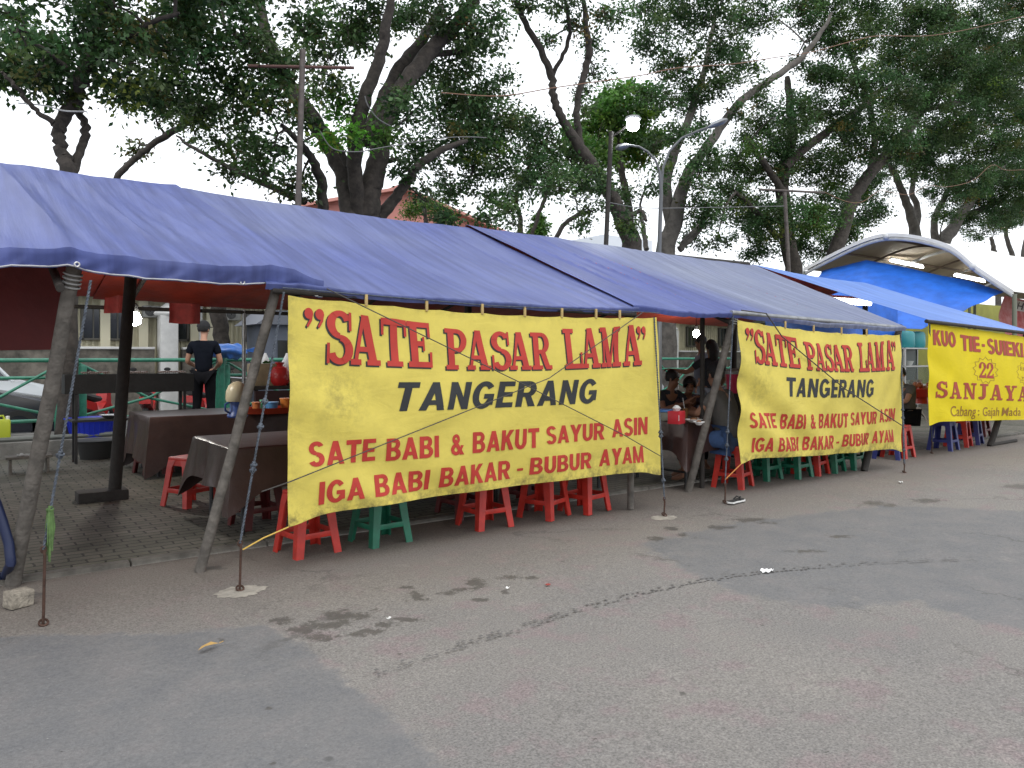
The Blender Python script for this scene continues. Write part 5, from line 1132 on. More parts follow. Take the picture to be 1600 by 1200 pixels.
tree('broad leafy tree filling the upper right corner', 16.0,
     [[(1300, 420, 30), (1316, 360, 26), (1334, 310, 24), (1360, 270, 22), (1400, 225, 20), (1440, 170, 18), (1490, 100, 14), (1540, 40, 10)], [(1360, 268, 14), (1366, 210, 12), (1350, 140, 10), (1320, 70, 7)], [(1440, 170, 12), (1500, 160, 10), (1570, 130, 7)]],
     [(1318, 60, 56), (1352, 20, 50), (1418, 45, 66), (1520, 55, 70), (1590, 80, 56), (1350, 130, 52), (1438, 135, 66), (1538, 150, 70), (1378, 205, 50), (1462, 212, 54), (1560, 230, 60), (1330, 205, 40), (1430, 262, 38), (1520, 280, 44), (1600, 290, 50), (1252, 15, 40), (1400, 95, 50), (1480, 90, 60), (1300, 120, 34), (1590, 10, 50), (1600, 180, 60), (1500, 200, 56), (1395, 160, 50), (1410, 230, 36), (1560, 120, 60), (1470, 20, 50), (1290, 10, 36), (1340, -60, 70), (1460, -70, 80), (1590, -60, 80), (1680, 60, 80), (1680, 200, 80), (1525, 130, 44, 1, MG), (1490, 265, 34, 1, (1.2, 1.3, .8))], seed=11)
tree('pale twin trunked tree above the white arched canopy', 19.0,
     [[(1432, 385, 24), (1424, 340, 17), (1412, 305, 14), (1402, 280, 12), (1390, 255, 8)], [(1428, 370, 16), (1434, 330, 12), (1425, 300, 10), (1430, 270, 8)]],
     [(1400, 250, 30), (1440, 250, 26), (1372, 275, 22), (1450, 232, 34), (1385, 300, 10)], bark=BARKL, seed=12)
tree('leaning pale trunked tree behind the top of the white canopy', 19.5,
     [[(1468, 395, 30), (1490, 355, 22), (1512, 320, 18), (1540, 290, 14), (1570, 260, 9)], [(1462, 380, 16), (1460, 345, 12), (1475, 310, 10), (1490, 280, 7)], [(1500, 340, 12), (1545, 322, 10), (1580, 300, 6)]],
     [(1478, 335, 22), (1508, 345, 28), (1530, 320, 32), (1560, 335, 28), (1590, 320, 32), (1500, 300, 30), (1545, 290, 40), (1460, 300, 22), (1590, 265, 46), (1525, 368, 14), (1575, 350, 14), (1480, 275, 26)], bark=BARKL, seed=13)
tree('thin pale tree at the right edge beyond the white canopy', 24,
     [[(1560, 420, 10), (1553, 390, 9), (1548, 370, 6)], [(1590, 430, 12), (1580, 395, 9), (1572, 365, 7), (1576, 340, 5)], [(1604, 440, 14), (1600, 400, 11), (1606, 360, 8)]],
     [(1555, 350, 24), (1585, 335, 26), (1615, 330, 34), (1640, 300, 40)], bark=BARKL, seed=14)
# ---------------------------------------------------------------- plastic stools
SCOL = {'red': (.52, .030, .018), 'green': (.012, .15, .085), 'blue': (.035, .045, .20), 'maroon': (.11, .012, .012)}  # maroon is the red plastic darkened, shade under the stalls put into its colour
STOOLS = {}
def stool_proto(col, label):
    M = mat('stool_plastic_'+col, SCOL[col], .42, noise=.35, nscale=7, bump=.08)
    T = thing('plastic_stool', label, 'stool', (0, 0, 0)); Ht = .48; st, sb = .125, .185
    m = MB().box((0, 0, Ht-.018), (2*st+.03, 2*st+.03, .036), bev=.016)
    for s in (-1, 1):
        for ax in (0, 1):
            c = [0, 0, Ht-.058]; c[ax] = s*(st+.004); d = [2*st-.02, 2*st-.02, .055]; d[ax] = .012; m.box(c, d)
    m.lathe((0, 0, Ht-.001), [(.032, 0), (.030, .003)], 14)
    part('seat', m, M, T, local=True)
    for sx in (-1, 1):
        for sy in (-1, 1):
            def sec(e, w_, t_, z):
                P = [(e, e), (e-w_, e), (e-w_, e-t_), (e-t_, e-t_), (e-t_, e-w_), (e, e-w_)]
                return [(sx*x, sy*y, z) for x, y in P]
            L = [(st+.012, .105, .012, Ht-.03), (st+.022, .075, .012, Ht-.10), (st+.040, .066, .012, .20), (sb+.003, .060, .012, .015), (sb+.005, .062, .012, 0)]
            m = MB(); vs = []; [vs.extend(sec(*q)) for q in L]
            m.add(vs, [(i*6+j, i*6+(j+1) % 6, (i+1)*6+(j+1) % 6, (i+1)*6+j) for i in range(len(L)-1) for j in range(6)]+[tuple(range(6)), tuple(24+j for j in range(6))])
            part('leg', m, M, T, local=True, smooth=False)
    for s in (-1, 1):
        for ax in (0, 1):
            e = st+.046; c = [0, 0, .155]; c[ax] = s*(e-.008); d = [2*e-.115, 2*e-.115, .042]; d[ax] = .013
            part('stretcher', MB().box(c, d, bev=.004), M, T, local=True)
    return T
SG = 'plastic stools under the stalls'
def stool(px, py, col, label, rz=None, z=0.0):
    p = G(px, py, z); rz = rnd.uniform(-.25, .25) if rz is None else rz
    if col not in STOOLS: STOOLS[col] = T = stool_proto(col, label); T.location = p; T.rotation_euler = (0, 0, rz); T['group'] = SG
    else: T = dup(STOOLS[col], p, rz, label, SG)
    return p
ZP = .037
stool(480, 862, 'red', 'red plastic stool below the low left corner of the larger banner', .12)
stool(594, 846, 'green', 'green plastic stool below the word BABI of the larger banner', .1)
stool(757, 821, 'red', 'red plastic stool alone below the middle of the larger banner', .0)
stool(850, 806, 'red', 'red plastic stool below the word BUBUR, left of its near twin', .35)
stool(913, 797, 'red', 'red plastic stool below the word AYAM, rightmost under the larger banner', .2)
stool(722, 806, 'maroon', 'red stool coloured darker for shade, behind the lone red one under the larger banner', .1)
stool(818, 790, 'maroon', 'red stool coloured darker for shade, behind the pair under the larger banner', .3)
stool(296, 788, 'red', 'red plastic stool between the two brown covered tables at the left', .45, ZP)
stool(240, 738, 'maroon', 'red stool coloured darker for shade under the corner of the far brown table', .2, ZP)
stool(276, 736, 'maroon', 'red stool coloured darker for shade behind the bright one, under the far brown table', -.1, ZP)
stool(402, 820, 'maroon', 'red stool coloured darker for shade under the near brown table', .1, ZP)
stool(1145, 760, 'red', 'red plastic stool the man in grey is sitting on', .3)
stool(1190, 748, 'green', 'dark green stool just right of the seated man, below the smaller banner', .1)
stool(1238, 745, 'green', 'green stool left of the red one below the smaller banner', .1)
stool(1266, 740, 'red', 'red stool between green ones below the smaller banner', .2)
stool(1292, 736, 'green', 'green stool just right of the red one below the smaller banner', .2)
stool(1324, 731, 'green', 'rightmost green stool below the smaller banner', .1)
stool(1388, 716, 'blue', 'blue stool behind the right edge of the smaller banner', .3)
stool(1403, 714, 'red', 'red stool behind the dark guy rope between the last two banners', .1)
stool(1474, 703, 'blue', 'dark blue stool below the left end of the brightest banner', .1)
stool(1497, 697, 'red', 'red stool below the brightest banner, between two blue ones', .2)
stool(1515, 693, 'blue', 'dark blue stool right of the red one below the brightest banner', .2)
stool(1528, 684, 'maroon', 'red stool coloured darker for shade, furthest back below the brightest banner', .1)

# ---------------------------------------------------------------- tables with brown cloths
CLOTH = mat('brown_vinyl_cloth', (.055, .029, .025), .36, noise=.3, nscale=5, bump=.25, bscale=14, spec=.5)
IRON = mat('dark_iron', (.04, .04, .042), .6, metal=.4)
def table(x0, x1, y0, y1, z, lt, lc, drop=.36, seed=0, cloth=CLOTH):
    cx, cy = (x0+x1)/2, (y0+y1)/2; T = thing('folding_table', lt, 'table', (cx, cy, 0), group='tables under the stalls')
    part('tabletop', MB().box((cx, cy, z-.025), (x1-x0-.02, y1-y0-.02, .035)), mat('plywood', (.25, .18, .11), .7), T, smooth=False)
    for x in (x0+.12, x1-.12):
        for y in (y0+.12, y1-.12): part('leg', MB().tube([(x, y, .0), (x, y, z-.04)], .018, 8), IRON, T)
        part('crossbar', MB().tube([(x, y0+.12, .18), (x, y1-.12, .18)], .013, 6), IRON, T)
    # perimeter of the cloth
    P = []; r = .035; N = 40
    def edge(a, b): return [tuple(Vector(a).lerp(Vector(b), i/N)) for i in range(N)]
    P = edge((x0, y0), (x1, y0))+edge((x1, y0), (x1, y1))+edge((x1, y1), (x0, y1))+edge((x0, y1), (x0, y0)); n = len(P)
    vs = []; rings = [.0, .25, .5, .75, .93, 1.0]; c = Vector((cx, cy))
    for f in rings[1:]:
        for i, p in enumerate(P): q = c.lerp(Vector(p), f); vs.append((q.x, q.y, z+.004+.006*n2(q.x*3, q.y*3, seed)))
    sk = [.02, .12, .3, .55, .8, 1.0]
    for k, f in enumerate(sk):
        for i, p in enumerate(P):
            s, o = i//N, (i % N)/N; nx, ny = ((0, -1), (1, 0), (0, 1), (-1, 0))[s]
            cd = min(o, 1-o); cor = math.exp(-(cd/.07)**2)
            wv = (.020*math.sin(o*11+s*2+seed)+.06*n1(o*5+s*5, seed)+.03*n1(o*13+s*3, seed+2))*f
            # at a corner the cloth stands out as a pointed fold
            s2 = (s+1) % 4 if o > .5 else (s-1) % 4; mx_, my_ = ((0, -1), (1, 0), (0, 1), (-1, 0))[s2]
            ox = nx*(.012+wv+.06*f*(1-cor))+ (nx+mx_)*.5*cor*.16*f; oy = ny*(.012+wv+.06*f*(1-cor))+(ny+my_)*.5*cor*.16*f
            vs.append((p[0]+ox, p[1]+oy, z-(drop*(1+.10*n1(o*4+s*3, seed+1))+.20*cor)*f+.002))
    R_ = len(rings)-1+len(sk); vs.append((cx, cy, z+.004))
    fs = [(k*n+i, k*n+(i+1) % n, (k+1)*n+(i+1) % n, (k+1)*n+i) for k in range(R_-1) for i in range(n)]+[(len(vs)-1, i, (i+1) % n) for i in range(n)]
    o = solo('tablecloth', MB().add(vs, fs), cloth, lc, 'tablecloth', 'brown tablecloths')
    return T
table(1.86, 4.1, 6.28, 7.45, .76, 'near folding table under the left end, cut by the larger banner', 'brown cloth on the near left table, its pointed corner hanging low', .34, 1)
table(1.98, 4.75, 9.95, 11.15, .77, 'far folding table under the left end, carrying the red tray', 'brown cloth on the far left table, under the red tray', .52, 2)
table(4.35, 6.0, 6.2, 7.3, .76, 'folding table hidden behind the larger banner', 'brown cloth on the table behind the larger banner', .34, 3)
table(6.66, 8.5, 5.72, 6.72, .76, 'folding table where the man in grey eats', 'brown cloth on the table of the man in grey', .34, 4)
table(9.0, 10.5, 6.1, 7.0, .76, 'folding table behind the smaller banner', 'brown cloth on the table behind the smaller banner', .34, 5)
table(11.75, 13.2, 6.3, 7.1, .64, 'low table between the smaller banner and the brightest one', 'pale cloth on the low table with the red basket', .06, 6, mat('pale_cloth', (.42, .36, .28), .6, noise=.2, nscale=5))

# ---------------------------------------------------------------- things on and around the tables
def cmat(n, c, r=.4, **k): return mat(n, c, r, **k)
p = W(425, 645, z=.775)
T = thing('serving_tray', 'shallow red tray of cups on the far brown table', 'tray', tuple(p))
m = MB().lathe(p, [(.28, .0), (.33, .07), (.345, .075), (.335, .062), (.285, .012)], 28, 1.15, .75); part('tray', m, cmat('tray_red', (.42, .05, .02)), T)
CUPS = 'plastic cups on the red tray'
for i, (dx, dy, r, h, c, lb) in enumerate(((-.16, -.02, .055, .13, (.50, .18, .06), 'small brown orange cup at the left of the red tray'), (-.06, .08, .05, .15, (.10, .45, .25), 'mint green lidded cup on the red tray'), (-.02, -.06, .085, .13, (.08, .28, .55), 'wide blue rimmed tub in the middle of the red tray'), (.14, .0, .075, .17, (.60, .20, .03), 'orange tub right of the blue one on the red tray'), (.24, -.04, .045, .10, (.65, .35, .05), 'small yellow cup at the right of the red tray'))):
    c0 = p+Vector((dx*FX+dx*.8*RX, dx*.3*RY+dy, .012)); t = thing('cup', lb, 'cup', tuple(c0), group=CUPS)
    part('body', MB().lathe(c0, [(r*.75, 0), (r, h), (r*.94, h), (r*.7, .01)], 18), cmat('cup_%d' % i, c), t)
    part('rim', MB().lathe(c0+Vector((0, 0, h-.012)), [(r*1.02, 0), (r*1.08, .005), (r*1.08, .014), (r*.98, .016)], 18), cmat('cup_rim_%d' % i, tuple(min(1, q*1.5) for q in c)), t)
p = W(371, 652, z=.775)
T = thing('drink_jug', 'blue jug under a cream domed cover on the far brown table', 'jug', tuple(p))
part('body', MB().lathe(p, [(.11, 0), (.12, .02), (.10, .06), (.085, .09), (.085, .22), (.07, .25)], 20), cmat('jug_blue', (.03, .07, .25)), T)
part('cover', MB().lathe(p+Vector((0, 0, .19)), [(.125, 0), (.135, .03), (.13, .12), (.10, .19), (.05, .23), (.01, .24)], 20), cmat('jug_cream', (.45, .40, .27)), T)
part('handle', MB().tube([p+Vector((-.09, -.02, .05)), p+Vector((-.15, -.03, .09)), p+Vector((-.15, -.03, .16)), p+Vector((-.09, -.02, .19))], .012, 6), cmat('jug_blue', (0, 0, 0)), T)
# diners' table
TZ = .768
p = W(1057, 662, z=TZ); T = thing('tissue_box', 'red box of tissues on the table of the man in grey', 'box', tuple(p))
part('box', MB().box(p+Vector((0, 0, .07)), (.17, .14, .14), Euler((0, 0, .35)), bev=.008), cmat('box_red', (.45, .02, .03), .4), T); part('label', MB().box(p+Vector((-.028, -.075, .07)), (.07, .006, .06), Euler((0, 0, .35))), WHT, T)
part('tissue', MB().lathe(p+Vector((0, 0, .14)), [(.03, 0), (.05, .03), (.02, .06)], 7), WHT, T)
p = W(1036, 657, z=TZ); t = thing('bowl', 'blue rimmed bowl beside the red tissue box', 'bowl', tuple(p)); part('body', MB().lathe(p, [(.05, 0), (.07, .02), (.11, .11), (.105, .11), (.06, .02)], 20), cmat('bowl_pale', (.35, .36, .30)), t); part('rim', MB().lathe(p+Vector((0, 0, .10)), [(.112, 0), (.118, .006), (.116, .03), (.106, .03)], 20), cmat('bowl_blue', (.05, .16, .40)), t)
p = W(1071, 655, z=TZ); t = thing('drinking_glass', 'tall glass of tea with a white straw on the diners\' table', 'glass', tuple(p)); part('glass', MB().lathe(p, [(.028, 0), (.036, .13), (.033, .13), (.025, .01)], 16), cmat('iced_tea', (.20, .10, .04), .1), t); part('straw', MB().tube([p+Vector((0, 0, .05)), p+Vector((-.035, .01, .25))], .004, 6), WHT, t)
for px, py, r, lb in ((1084, 660, .07, 'white plate before the man in grey'), (1100, 652, .06, 'smaller white plate further along the diners\' table'), (1092, 664, .045, 'white saucer at the near edge of the diners\' table')):
    p = W(px, py, z=TZ); t = thing('plate', lb, 'plate', tuple(p), group='plates on the diners\' table'); part('dish', MB().lathe(p, [(r*.6, 0), (r, .02), (r*1.4, .032), (r*1.38, .036), (r*.6, .008)], 22), WHT, t); part('food', MB().ball(p+Vector((0, 0, .03)), (r*.7, r*.6, .025)), cmat('food_brown', (.22, .10, .04), .6, noise=.5, nscale=60), t)
p = W(1076, 650, z=TZ); mb = MB()
for k in range(3): mb.tube([p+Vector((.02*k-.02+.03*math.sin(a+k), .03*math.cos(a*1.3), .02+.025*math.sin(a*2+k))) for a in [q*.7 for q in range(9)]], .018, 6, flat=.35)
solo('napkin', mb, WHT, 'crumpled white napkin beside the tea glass', 'napkin')
p = W(1149, 614, Y=6.55); pz = p.z
T = thing('plastic_tub', 'bright pink tub with a grey lid at the left edge of the smaller banner', 'tub', tuple(p)); part('tub', MB().lathe(p, [(.11, 0), (.13, .26), (.12, .26), (.10, .01)], 18), cmat('hot_pink', (.62, .02, .10)), T); part('lid', MB().lathe(p+Vector((0, 0, .255)), [(.138, 0), (.138, .04), (.10, .07), (.0, .08)], 18), cmat('lid_grey', (.32, .34, .34)), T)
solo('crate', MB().box((p.x, p.y, (pz+.765)/2), (.34, .34, pz-.765-.002), bev=.01), DARKW, 'dark box lifting the pink tub above the table', 'box')

# grill behind the far table
T = thing('charcoal_grill', 'long black charcoal grill on legs behind the far table', 'grill', (2.35, 12.05, 0.035))
m = MB(); gx0, gx1, gy0, gy1 = 1.32, 2.96, 11.9, 12.25
for c, d in (((2.14, gy0, 1.12), (1.64, .02, .26)), ((2.14, gy1, 1.12), (1.64, .02, .26)), ((gx0, 12.075, 1.12), (.02, .36, .26)), ((gx1, 12.075, 1.12), (.02, .36, .26)), ((2.14, 12.075, 1.0), (1.64, .36, .02))): m.box(c, d)
part('trough', m, mat('sooty_iron', (.016, .016, .017), .7, noise=.4, nscale=9, bump=.3), T, smooth=False)
for x in (1.45, 2.85):
    for y in (11.95, 12.2): part('leg', MB().box((x, y, .52), (.035, .035, .97)), IRON, T, smooth=False)
part('shelf', MB().box((2.14, 12.07, .62), (1.5, .44, .03)), IRON, T, smooth=False)
part('coals', MB().grid(lambda u, v: (gx0+.05+1.54*u, gy0+.03+.30*v, 1.16+.02*n2(u*30, v*6, 3)), 50, 8, thick=.02), mat('grey_ash', (.12, .11, .10), .95, noise=.7, nscale=14), T, fix=False)
SIL = mat('crumpled_silver', (.55, .55, .55), .25, metal=.9, bump=.8, bscale=30)
for i, (x, l_, lb) in enumerate(((1.9, .34, 'silver dish on the shelf below the grill, leftmost'), (2.42, .36, 'long silver tray in the middle of the grill shelf'), (2.78, .2, 'small silver dish at the right of the grill shelf'))):
    solo('metal_dish', MB().lathe((x, 11.98, .637), [(.09, 0), (.16, .05), (.165, .05), (.1, .006)], 18, l_*3, 1), SIL, lb, 'dish', 'silver dishes under the grill')
for i, (x, lb) in enumerate(((1.7, 'left bundle'), (2.2, 'middle bundle'), (2.7, 'right bundle'))):
    m = MB()
    for k in range(12): y = 11.8+.012*(k % 4); m.tube([(x-.16+.028*k, 11.86, 1.265+.004*(k % 3)), (x-.15+.028*k, 12.3, 1.275)], .006, 4); m.tube([(x-.16+.028*k, 12.0, 1.27+.004*(k % 3)), (x-.15+.028*k, 12.25, 1.275)], .013, 5)
    solo('skewers', m, mat('satay_meat', (.13, .055, .025), .5, noise=.6, nscale=60), lb+' of meat skewers across the black grill', 'skewers', 'bundles of skewers on the grill')
# counter with bags
T = thing('serving_counter', 'dark counter with bags and boxes behind the larger banner\'s left edge', 'counter', (4.75, 12.0, .035))
part('top', MB().box((4.75, 12.0, 1.02), (2.0, .7, .06), bev=.01), DARKW, T); part('front_panel', MB().box((4.75, 11.70, .55), (1.9, .05, .85)), mat('dark_maroon_board', (.05, .022, .022), .6), T, smooth=False)
for x in (3.85, 5.65):
    for y in (11.8, 12.28): part('leg', MB().box((x, y, .51), (.05, .05, .95)), DARKW, T, smooth=False)
part('lower_shelf', MB().box((4.75, 12.05, .5), (1.85, .55, .03)), DARKW, T, smooth=False)
c = W(411, 592, Y=11.85); s_ = c.z
t = thing('food_box', 'tan open box with green leaves on the dark counter', 'box', (c.x, 11.9, 1.05)); part('box', MB().box((c.x, 11.9, 1.05+.17), (.36, .34, .34), bev=.015), mat('tan_plastic', (.34, .27, .17), .6, noise=.3, nscale=7), t)
m = MB()
for k in range(16): a = rnd.uniform(0, 6.28); m.add([(c.x+.1*math.cos(a), 11.9+.1*math.sin(a), 1.392), (c.x+.16*math.cos(a+.3), 11.9+.15*math.sin(a+.3), 1.40), (c.x+.19*math.cos(a), 11.9+.17*math.sin(a), 1.44), (c.x+.16*math.cos(a-.3), 11.9+.15*math.sin(a-.3), 1.40)], [(0, 1, 2, 3)])
part('leaves', m, mat('banana_leaf', (.06, .20, .04), .5), t)
c = W(437, 592, Y=11.75); solo('carrier_bag', MB().lathe((c.x, 11.75, 1.05), [(.10, 0), (.155, .06), (.16, .20), (.12, .28), (.05, .31), (.08, .36)], 11, 1, .8), mat('red_plastic_bag', (.55, .03, .03), .3, noise=.25, nscale=9, bump=.8, bscale=14), 'shiny red carrier bag on the dark counter', 'bag')
for px, lb in ((418, 'white paper cone standing in the tan box'), (452, 'white knotted bag on the dark counter beside the banner')):
    c = W(px, 560, Y=11.98); solo('white_bag', MB().lathe((c.x, 12.08, 1.055), [(.09, 0), (.12, .1), (.11, .30), (.05, .42), (.015, .5)], 9), mat('white_plastic_bag', (.62, .62, .62), .4, bump=.8, bscale=12), lb, 'bag', 'white bags on the counter')
c = W(455, 592, Y=11.8)
for k in range(7): solo('plate', MB().lathe((c.x+.06, 11.85, 1.053+.028*k), [(.08, 0), (.15, .02), (.155, .024), (.08, .006)], 20), WHT, 'white plate in the stack beside the red carrier bag', 'plate', 'white plates stacked beside the red bag')
c = W(392, 541, Y=12.6); m = MB().ball((0, 0, 0), (.34, .2, .13), 28, 18); bv = []
for x, y, z in m.v: k = 1+.55*n2(x*9+z*7, y*9-z*6, 5)+.25*n2(x*22, z*22+y*15, 7); bv.append((4.0+x*k, 13.65+y*k, 1.60+z*k-.05*x))
m.v = bv; m.prism([(4.2, 13.6, 1.6), (4.55, 13.62, 1.70), (4.5, 13.64, 1.56)], None, (0, .02, 0))
solo('blue_bundle', m, mat('sky_blue_plastic', (.05, .16, .50), .35, noise=.3, nscale=6, bump=.9, bscale=9), 'sky blue plastic bundle lying on the green top rail', 'bundle')
# raised kerb clutter
p = Vector((1.83, 13.35, .272)); T = thing('wash_basin', 'blue plastic basin on the raised kerb below the thick green post', 'basin', tuple(p))
part('tub', MB().lathe(p, [(.26, 0), (.33, .28), (.315, .28), (.25, .012)], 28, 1.05, .8), cmat('basin_blue', (.012, .030, .42)), T); part('rim', MB().lathe(p+Vector((0, 0, .27)), [(.33, 0), (.36, .005), (.36, .02), (.32, .024)], 28, 1.05, .8), cmat('basin_blue', (0, 0, 0)), T)
m = MB(); 
for k in range(28): a = k*math.pi/14; m.tube([p+Vector((.275*1.05*math.cos(a), .275*.8*math.sin(a), .03)), p+Vector((.328*1.05*math.cos(a), .328*.8*math.sin(a), .26))], .006, 4)
part('ribs', m, cmat('basin_blue', (0, 0, 0)), T)
g = G(150, 716, .037); T = thing('black_tub', 'black tub on the paving under the blue basin', 'tub', tuple(g)); part('tub', MB().lathe(g, [(.20, 0), (.25, .26), (.24, .26), (.19, .012)], 22), RUB, T); part('rim', MB().lathe(g+Vector((0, 0, .25)), [(.25, 0), (.27, .01), (.25, .02)], 22), IRON, T)
p = Vector((.66, 13.3, .272)); T = thing('jerrycan', 'translucent yellow green jerrycan at the left edge', 'jerrycan', tuple(p))
part('can', MB().box(p+Vector((0, 0, .16)), (.24, .17, .32), bev=.03), mat('lime_plastic', (.55, .62, .06), .35, transl=.3), T); part('handle', MB().tube([p+Vector((-.08, 0, .31)), p+Vector((-.06, 0, .37)), p+Vector((.03, 0, .37)), p+Vector((.05, 0, .31))], .016, 6), mat('lime_plastic', (0, 0, 0)), T); part('cap', MB().lathe(p+Vector((.085, 0, .31)), [(.026, 0), (.026, .05), (.02, .055)], 12), WHT, T)
g = G(45, 738, .037); T = thing('low_bench', 'low grey bench with a rag on it at the far left', 'bench', tuple(g)); part('seat', MB().box(g+Vector((0, 0, .2)), (.5, .26, .03), bev=.006), WOOD, T)
for dx in (-.2, .2): part('leg', MB().box(g+Vector((dx, 0, .09)), (.03, .22, .19)), WOOD, T)
solo('rag', MB().grid(lambda u, v: (g.x-.12+.24*u, g.y-.09+.18*v, g.z+.222+.05*abs(n2(u*5, v*5, 8))), 12, 10, thick=.01), mat('grey_rag', (.28, .28, .27), .9), 'grey crumpled rag on the low bench', 'rag', fix=False)
solo('plank', MB().tube([(.55, 13.2, .30), (2.2, 13.16, .31)], .035, 8), mat('grey_pipe', (.12, .13, .12), .6), 'grey pipe lying along the raised kerb', 'pipe')
m = MB().tube([(1.12, 11.4, 2.2), (1.05, 11.42, 1.9), (1.17, 11.4, 1.6), (1.15, 11.4, 1.3), (1.16, 11.4, 1.05)], .010, 6); solo('lamp_flex', m, mat('cream_flex', (.55, .53, .40), .6), 'cream electric flex hanging down behind the thick leaning pole', 'cable')
# things on the road
g = G(29, 948); T = solo('brick', MB().box(g+Vector((0, 0, .052)), (.135, .10, .10), Euler((.05, .03, .45)), bev=.014), mat('pale_brick', (.36, .32, .26), .9, noise=.5, nscale=22, bump=.9, bscale=40), 'pale worn brick on the road at the far left', 'brick')
g = G(1150, 786); T = thing('sandal', 'black and white flip flop lying on the road below the smaller banner', 'sandal', (g.x, g.y, .012), rz=.15)
sol = [(-.13, -.025), (-.12, -.042), (-.05, -.036), (.03, -.042), (.10, -.050), (.135, -.03), (.14, .0), (.135, .03), (.10, .045), (.03, .036), (-.05, .034), (-.12, .04), (-.135, .02)]
part('sole', MB().prism([(x, y, 0) for x, y in sol], None, (0, 0, .016)), WHT, T, local=True); part('footbed', MB().prism([(x*.94, y*.88, .0162) for x, y in sol], None, (0, 0, .006)), RUB, T, local=True)
part('strap', MB().tube([(.02, -.042, .02), (.05, -.02, .05), (.085, 0, .03), (.05, .02, .05), (.02, .04, .02)], .008, 6), RUB, T, local=True)
def scrap(px, py, s, c, lb, name='paper_scrap', cat='litter', hgt=.02):
    g = G(px, py); solo(name, MB().grid(lambda u, v: (g.x+s*(u-.5)*(1+.4*n1(v*4, px)), g.y+s*.7*(v-.5)*(1+.4*n1(u*4, py)), .013+hgt*abs(n2(u*3+px, v*3, 2))*2), 8, 8, thick=.002), mat('scrap_%d' % px, c, .8), lb, cat, 'litter on the road', fix=False)
scrap(1198, 896, .085, (.75, .75, .74), 'crumpled white tissue beside the tyre track')
scrap(1407, 886-130+0, .05, (.70, .70, .68), 'white scrap of paper near the brightest banner')
scrap(856, 917, .03, (.28, .05, .04), 'small red scrap at the end of the dark stains', hgt=.01)
scrap(793, 922, .022, (.75, .75, .73), 'tiny white scrap beside the dark stains', hgt=.01)
scrap(608, 970, .022, (.75, .75, .72), 'tiny white scrap in the dark stain', hgt=.01)
g = G(325, 1015); m = MB(); m.add([(g.x-.055, g.y-.02, .014), (g.x-.02, g.y-.026, .030), (g.x+.03, g.y+.0, .022), (g.x+.06, g.y+.02, .014), (g.x+.02, g.y+.024, .030), (g.x-.03, g.y+.008, .022)], [(0, 1, 4, 5), (1, 2, 3, 4)])
m.tube([(g.x+.06, g.y+.02, .014), (g.x+.085, g.y+.03, .016)], .002, 4); solo('fallen_leaf', m, mat('dry_leaf', (.40, .25, .08), .8), 'dry yellow leaf on the smooth asphalt patch', 'leaf')
# blue hose at the left frame edge
pts = [W(-40, 770, Y=5.9), W(-8, 780, Y=5.88), W(4, 815, Y=5.86), W(14, 850, Y=5.84), W(17, 880, Y=5.82), W(8, 900, z=.05), W(-30, 906, z=.045)]
Q = []
for a, b in zip(pts[:-1], pts[1:]): Q += [a.lerp(b, i/5) for i in range(5)]
solo('blue_hose', MB().tube(Q, .030, 10), mat('navy_hose', (.010, .018, .06), .5), 'navy blue hose curving in at the left edge behind the thick pole', 'hose')
# Sanjaya side: cabinet, teal drum, red basket
c = W(1432, 590, Y=8.6)
T = thing('glass_cabinet', 'dark glass fronted cabinet behind the gap beside the brightest banner', 'cabinet', (c.x, 8.6, .035)); x0, x1 = c.x-.9, c.x+.6
for z in (.45, .85, 1.28, 1.68): part('shelf', MB().box(((x0+x1)/2, 8.65, z), (x1-x0, .5, .03)), mat('grey_alu', (.35, .35, .34), .4, metal=.5), T, smooth=False)
for x in (x0, x1):
    for y in (8.42, 8.88): part('corner_post', MB().box((x, y, .86), (.04, .04, 1.65)), mat('grey_alu', (0, 0, 0)), T, smooth=False)
part('back_panel', MB().box(((x0+x1)/2, 8.89, .95), (x1-x0, .02, 1.5)), mat('cabinet_green', (.03, .05, .04), .4), T, smooth=False)
part('glass', MB().box(((x0+x1)/2, 8.40, 1.08), (x1-x0-.05, .012, .38)), mat('cabinet_glass', (.06, .08, .07), .08, alpha=.35), T, smooth=False)
for i, (dx, z, r, c3) in enumerate(((-.5, .865, .09, (.5, .5, .45)), (-.2, .865, .11, (.35, .3, .2)), (.1, .865, .08, (.45, .2, .1)), (-.35, 1.295, .1, (.4, .42, .4)))):
    solo('cabinet_bowl', MB().lathe((c.x+dx, 8.6, z+.002), [(r*.6, 0), (r, .1), (r*.95, .1), (r*.55, .01)], 16), cmat('cab_%d' % i, c3), ['pale bowl at the left of the cabinet shelf', 'tan bowl in the middle of the cabinet shelf', 'brown bowl at the right of the cabinet shelf', 'grey bowl on the upper cabinet shelf'][i], 'bowl', 'bowls in the cabinet')
for k, (dx, lb) in enumerate(((-.5, 'teal drum on top of the cabinet, left one'), (-.02, 'teal drum on top of the cabinet, right one'))):
    solo('teal_drum', MB().lathe((c.x+dx, 8.62, 1.697), [(.19, 0), (.21, .05), (.21, .30), (.18, .36), (.07, .38)], 20), cmat('teal', (.02, .20, .22)), lb, 'drum', 'teal drums on the cabinet')
p = W(1440, 640, Y=6.75); p.z = .652
T = thing('food_basket', 'red plastic basket of food on the low table beside the brightest banner', 'basket', tuple(p)); part('basket', MB().lathe(p, [(.24, .12), (.30, .26), (.29, .26), (.22, .13)], 22, 1.1, .8), cmat('basket_red', (.60, .04, .02)), T); part('stand', MB().lathe(p, [(.12, 0), (.10, .12), (.2, .125)], 14), cmat('basket_red', (0, 0, 0)), T)
m = MB()
